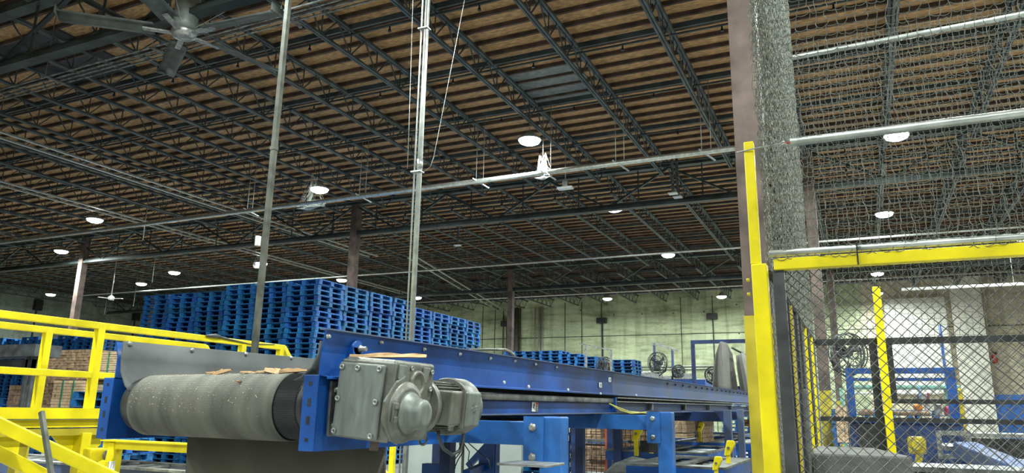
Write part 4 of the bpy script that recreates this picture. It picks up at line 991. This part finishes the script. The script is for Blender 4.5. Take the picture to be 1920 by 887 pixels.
MB().box(xg2+.03, 3.5, YB-.018, YB+.018, z2-.02, z2+.02).build('rail', DARK, t); MB().box(XS, 3.5, YB-.02, YB+.02, z3-.022, z3+.022).build('rail', DARK, t)
chain(XS, 3.0, -1.3, zr, y=YB, s=.06).build('chain_link', WIREM, t)
a, b = at(1645, 538, y=YB-.1), at(1667, 838, y=YB-.1)
MB().box((a.x+b.x)/2-.03, (a.x+b.x)/2+.04, YB-.13, YB-.06, FLOOR, a.z).build('post', YEL, t, label='tall yellow post with worn edge', bevel=.005)

# nets
def net(o, ua, va, nu, nv, s, label, r=.0021, seed=1, name='safety_net'):
    "o origin, ua/va unit axes, wavy knotted grid"
    g = np.random.default_rng(seed); o = np.array(o, float); ua = np.array(ua, float); va = np.array(va, float); na = np.cross(ua, va)
    J = g.normal(0, s*.10, (nu+1, nv+1, 2)); Z = g.normal(0, s*.15, (nu+1, nv+1))
    K = np.zeros((nu+1, nv+1, 3))
    for i in range(nu+1):
        for j in range(nv+1):
            K[i, j] = o+ua*(i*s+J[i, j, 0]+.3*s*math.sin(j*.21+.8*math.sin(i*.1)))+va*(j*s+J[i, j, 1])+na*Z[i, j]
    verts = []; faces = []
    def seg(a, b, bulge):
        n = 4; d = b-a; pts = [a+d*(k/(n-1))+bulge*math.sin(PI*k/(n-1)) for k in range(n)]
        dd = d/np.linalg.norm(d); u = np.cross(dd, na+.3*ua+.2*va); u /= np.linalg.norm(u); w = np.cross(dd, u); k0 = len(verts)
        for p in pts:
            for q in range(3): an = q*2*PI/3; verts.append(tuple(p+r*(u*math.cos(an)+w*math.sin(an))))
        for k in range(n-1):
            for q in range(3): faces.append((k0+k*3+q, k0+k*3+(q+1) % 3, k0+(k+1)*3+(q+1) % 3, k0+(k+1)*3+q))
    for i in range(nu+1):
        for j in range(nv+1):
            if i < nu: seg(K[i, j], K[i+1, j], -va*s*(.14+.14*g.random()))
            if j < nv: seg(K[i, j], K[i, j+1], ua*s*.14*g.normal())
    me = bpy.data.meshes.new(name); me.from_pydata(verts, [], faces); me.materials.append(NETM); me.update()
    ob = bpy.data.objects.new(name, me); COL.objects.link(ob)
    return tag(ob, label, 'net', 'knotted safety nets')
S_ = .047
net((XS, YA-.03, zb+.03), (1, 0, 0), (0, 0, 1), 62, 66, S_, 'grey knotted safety net spread across the front of the cage', seed=1)
net((XS, YA, zb), (0, 1, 0), (0, 0, 1), 108, 106, .0365, 'dense grey knotted net on the side of the cage beside the column', seed=2, r=.0021)
net((XS, YB, zr), (1, 0, 0), (0, 0, 1), 58, 62, .052, 'rear knotted net of the cage hung from a high pipe', seed=3)
tag(MB().tube([(XS, YB, 3.78), (3.6, YB, 3.86)], .03, 8).build('net_pipe', CONDUIT), 'high silver pipe carrying the rear net', 'pipe')

# inside and behind the cage
xa, xb_ = at(1525, 840, y=7.0).x, at(1640, 838, y=7.0).x
zt_ = at(1525, 836, y=6.9).z
poly = [at(1525, 855, y=5.6), at(1712, 868, y=5.6), at(1640, 838, y=6.9), at(1525, 836, y=6.9)]
poly = [(p.x, p.y, zt_) for p in poly]
tag(MB().prism(poly, (0, 0, FLOOR-zt_)).build('concrete_barrier', CONC, bevel=.015), 'low grey concrete barrier standing inside the cage', 'barrier')
q = at(1505, 730, y=5.7)
tag(MB().box(q.x-.045, q.x+.03, 5.66, 5.74, FLOOR, q.z).build('bollard', CONC, bevel=.006), 'pale grey square bollard inside the cage beside the side fence', 'bollard')
YM = 13.
a, b = at(1584, 690, y=YM), at(1790, 690, y=YM); c = at(1590, 785, y=YM); e = at(1790, 785, y=YM)
t = thing('infeed_station', 'blue machine station with an open frame above a deep blue hopper', 'machine', base=((a.x+b.x)/2, YM, FLOOR))
MB().box(a.x, a.x+.11, YM, YM+.11, FLOOR, a.z).build('post', BLUE, t, bevel=.006); MB().box(b.x-.13, b.x, YM, YM+.13, FLOOR, a.z).build('post', BLUE, t, bevel=.006)
MB().box(a.x+.11, b.x-.13, YM+.005, YM+.105, a.z-.09, a.z-.004).box(a.x+.1, b.x-.1, YM+.1, YM+.16, a.z-.2, a.z-.15).build('top_beam', BLUE, t, bevel=.005)
MB().box(a.x, b.x+.02, YM-.05, YM+.9, FLOOR, c.z-.04).build('hopper', NAVY, t, bevel=.01)
MB().box(a.x-.02, b.x+.04, YM-.09, YM+.0, c.z-.05, c.z+.03).build('hopper_rim', BLUE, t)
MB().box(a.x+.12, a.x+.5, YM-.12, YM-.06, -1.0, c.z-.08).build('dark_panel', DARK, t)
def clutter(px0, py0, px1, py1, y, m, name, label, cat, d=.3, bev=.03):
    u, v = at(px0, py0, y=y), at(px1, py1, y=y)
    return tag(MB().box(u.x, v.x, y, y+d, v.z, u.z).build(name, m, bevel=bev), label, cat)
clutter(1593, 727, 1602, 780, 13.2, LBLUE, 'plastic_tube', 'upright light blue tube at the left of the hopper opening', 'tube', .1)
clutter(1672, 770, 1745, 780, 13.4, BARK, 'wood_scrap_pile', 'brown wood scraps lying on the hopper rim', 'wood scrap', .4)
clutter(1610, 768, 1640, 780, 13.4, BARK, 'wood_scrap_pile', 'small brown wood scraps at the left of the hopper opening', 'wood scrap', .3)
clutter(1712, 758, 1730, 770, 13.5, ORANGE, 'orange_glove', 'orange glove on the wood scraps', 'glove', .1)
clutter(1732, 735, 1748, 780, 13.55, WHITE, 'white_canister', 'white canister behind the hopper, left of the grey drum', 'canister', .2)
clutter(1752, 757, 1768, 781, 13.6, STEEL, 'grey_drum', 'small grey drum at the right of the hopper opening', 'drum', .2, .02)
clutter(1770, 762, 1786, 780, 13.7, PINK, 'pink_bag', 'pink and red bag at the right post of the machine', 'bag', .2)
clutter(1738, 737, 1744, 750, 13.50, PINK, 'pink_tag', 'pink tag on the white canister', 'tag', .05, .004)
clutter(1722, 724, 1731, 780, 13.6, LBLUE, 'blue_jug', 'light blue jug behind the hopper', 'jug', .2)
tc_ = clutter(1600, 722, 1800, 728, 16., TEAL, 'teal_conveyor', 'teal conveyor side rail passing behind the machine opening', 'conveyor', 1.0, .01)
for sx in (-.4, 1.4): MB().box(sx, sx+.06, 16.2, 16.26, FLOOR, at(1600, 728, y=16.).z+.01).build('leg', TEAL, tc_)
wr_ = clutter(1600, 735, 1760, 740, 15.5, WHITE, 'white_rail', 'white rail running behind the machine opening', 'rail', .1, .01)
for sx in (-.3, .9): MB().box(sx, sx+.05, 15.52, 15.57, FLOOR, at(1600, 740, y=15.5).z+.01).build('leg', STEELD, wr_)
clutter(1795, 728, 1828, 925, 14.5, YELD, 'yellow_gear_guard', 'yellow machine guard right of the blue machine post', 'guard', .3, .03)
for i, (px, py) in enumerate(((1560, 735), (1575, 735), (1612, 742))):
    p = at(1555, py, y=25); stack(p.x+i*1.16, 25, 13, 'in the %s stack behind the cage fence' % ORD[i], group='pallets behind the cage')
t = thing('guide_bracket', 'yellow bracket with a round plate in front of the blue hopper', 'bracket', base=at(1715, 872, y=10.))
a, b = at(1704, 818, y=10.), at(1729, 870, y=10.)
MB().box(a.x-.02, a.x+.17, 10., 10.05, a.z-.2, a.z+.0).build('plate', YELD, t, bevel=.03); MB().bar((b.x-.04, 10.05, b.z), (a.x+.14, 10.05, a.z-.05), .07).build('arm', YELD, t)
MB().lathe((a.x+.07, 10., a.z-.1), (0, -1, 0), [(0, .06), (.03, .05)], 16).build('boss', YELD, t)
a, b = at(1790, 835, y=10.5), at(1880, 872, y=9.9)
t = thing('tilted_chute', 'tilted blue chute with a pale open frame end beyond the fence', 'chute', base=a)
d = (b-a).normalized()
MB().bar(a+d*.15, b+d*.5, .30, .18).build('trough', BLUED, t, bevel=.02); m = MB(); m.bar(a, a+d*.14, .44, .05, up=(0, 0, 1)); u = Vector((0, 0, 1))
for sgn in (-1, 1): m.bar(a+d.cross(u)*.2*sgn+u*-.13, a+d.cross(u)*.2*sgn+u*.15, .05)
m.bar(a+d.cross(u)*.22+u*.14, a-d.cross(u)*.22+u*.14, .05).bar(a+d.cross(u)*.22-u*.13, a-d.cross(u)*.22-u*.13, .05); m.build('end_frame', STEEL, t)
a, b = at(1600, 870, y=8.7), at(1940, 872, y=8.7)
t = thing('steel_bench', 'long low dark bench with pale top edge behind the barrier', 'bench', base=((a.x+b.x)/2, 9.6, FLOOR))
MB().box(a.x, b.x, 8.7, 9.5, a.z-.05, a.z).build('top', STEELD, t); MB().box(a.x, b.x, 8.72, 8.8, a.z-.25, a.z-.05).build('apron', DARK, t)
for sx in (a.x+.1, b.x-.2): MB().box(sx, sx+.06, 8.75, 8.81, FLOOR, a.z-.4).build('leg', NAVY, t)
a, b = at(1805, 812, y=11.5), at(1940, 812, y=11.5)
t = thing('outfeed_conveyor', 'dark outfeed conveyor with a pale steel top right of the blue hopper', 'conveyor', base=((a.x+b.x)/2, 11.5, FLOOR))
MB().box(a.x, b.x+1, 11.5, 12.6, a.z-.05, a.z).build('top', STEEL, t); MB().box(a.x, b.x+1, 11.5, 11.56, a.z-.3, a.z-.06).build('side_channel', DARK, t)
for sx in (a.x+.1, b.x): MB().box(sx, sx+.06, 11.6, 11.66, FLOOR, a.z-.06).build('leg', DARK, t)
# round caged fan at top left of the cage view
cage_fan(1590, 662, 14., .34, 'large caged fan behind the fence by the far columns', 40)
# tube light hanging
a, b = at(1690, 543, y=40.), at(1925, 529, y=40.)
t = thing('tube_light', 'long pale unlit tube light hanging before the cream wall', 'lamp', base=((a.x+b.x)/2, 40, a.z))
MB().box(a.x, b.x, 39.9, 40.1, a.z-.06, a.z+.06).build('housing', WHITE, t, bevel=.01); MB().tube([(a.x+.5, 40, a.z), (a.x+.5, 40, 8.5)], .015, 5).tube([(b.x-.5, 40, a.z), (b.x-.5, 40, 8.5)], .015, 5).build('hanger', STEELD, t)
# vertical pipes on the cream wall, red extinguisher
PLIST.sort(key=lambda q: q[0])
PALS = [q for q in PLIST if q[0] < 1e5][:298]
for i, (d, loc, rz, lab, grp) in enumerate(PALS):
    if i == 0: o = P0
    else: o = P0.copy(); COL.objects.link(o)
    o.location = loc; o.rotation_euler = (0, 0, rz); tag(o, lab, 'pallet', grp)
rest = [q for q in PLIST if q[0] >= 1e5]+[q for q in PLIST if q[0] < 1e5][298:]
pv = np.array([v.co[:] for v in P0.data.vertices]); pf = np.array([list(f.vertices) for f in P0.data.polygons]); V = []; F = []
for i, (d, loc, rz, lab, grp) in enumerate(rest):
    c_, s_ = math.cos(rz), math.sin(rz); V.append(pv @ np.array([[c_, s_, 0], [-s_, c_, 0], [0, 0, 1]])+np.array(loc)); F.append(pf+i*len(pv))
me = bpy.data.meshes.new('pallet_stacks'); me.from_pydata(np.vstack(V).tolist(), [], np.vstack(F).tolist()); me.materials.append(PALL)
o = bpy.data.objects.new('pallet_stacks', me); COL.objects.link(o)
tag(o, 'remaining blue pallets of the far, lower and unseen inner parts of the stacks', 'pallets', kind='stuff')
p = at(1767, 650, y=30.); tag(MB().tube([(p.x, 30., FLOOR), (p.x, 30., 3.2)], .05, 8).build('stand_pipe', BLUE), 'tall blue stand pipe rising behind the machine station', 'pipe')
p = at(1865, 672, y=YW-.16); t = thing('fire_extinguisher', 'small red fire extinguisher on the cream wall behind the fence', 'extinguisher', base=p)
MB().lathe(p-Vector((0, 0, .3)), (0, 0, 1), [(0, .15), (.5, .15), (.6, .08)], 12).build('body', RED, t); MB().box(p.x-.05, p.x+.15, p.y-.05, p.y+.05, p.z+.3, p.z+.42).build('valve', BLK, t)
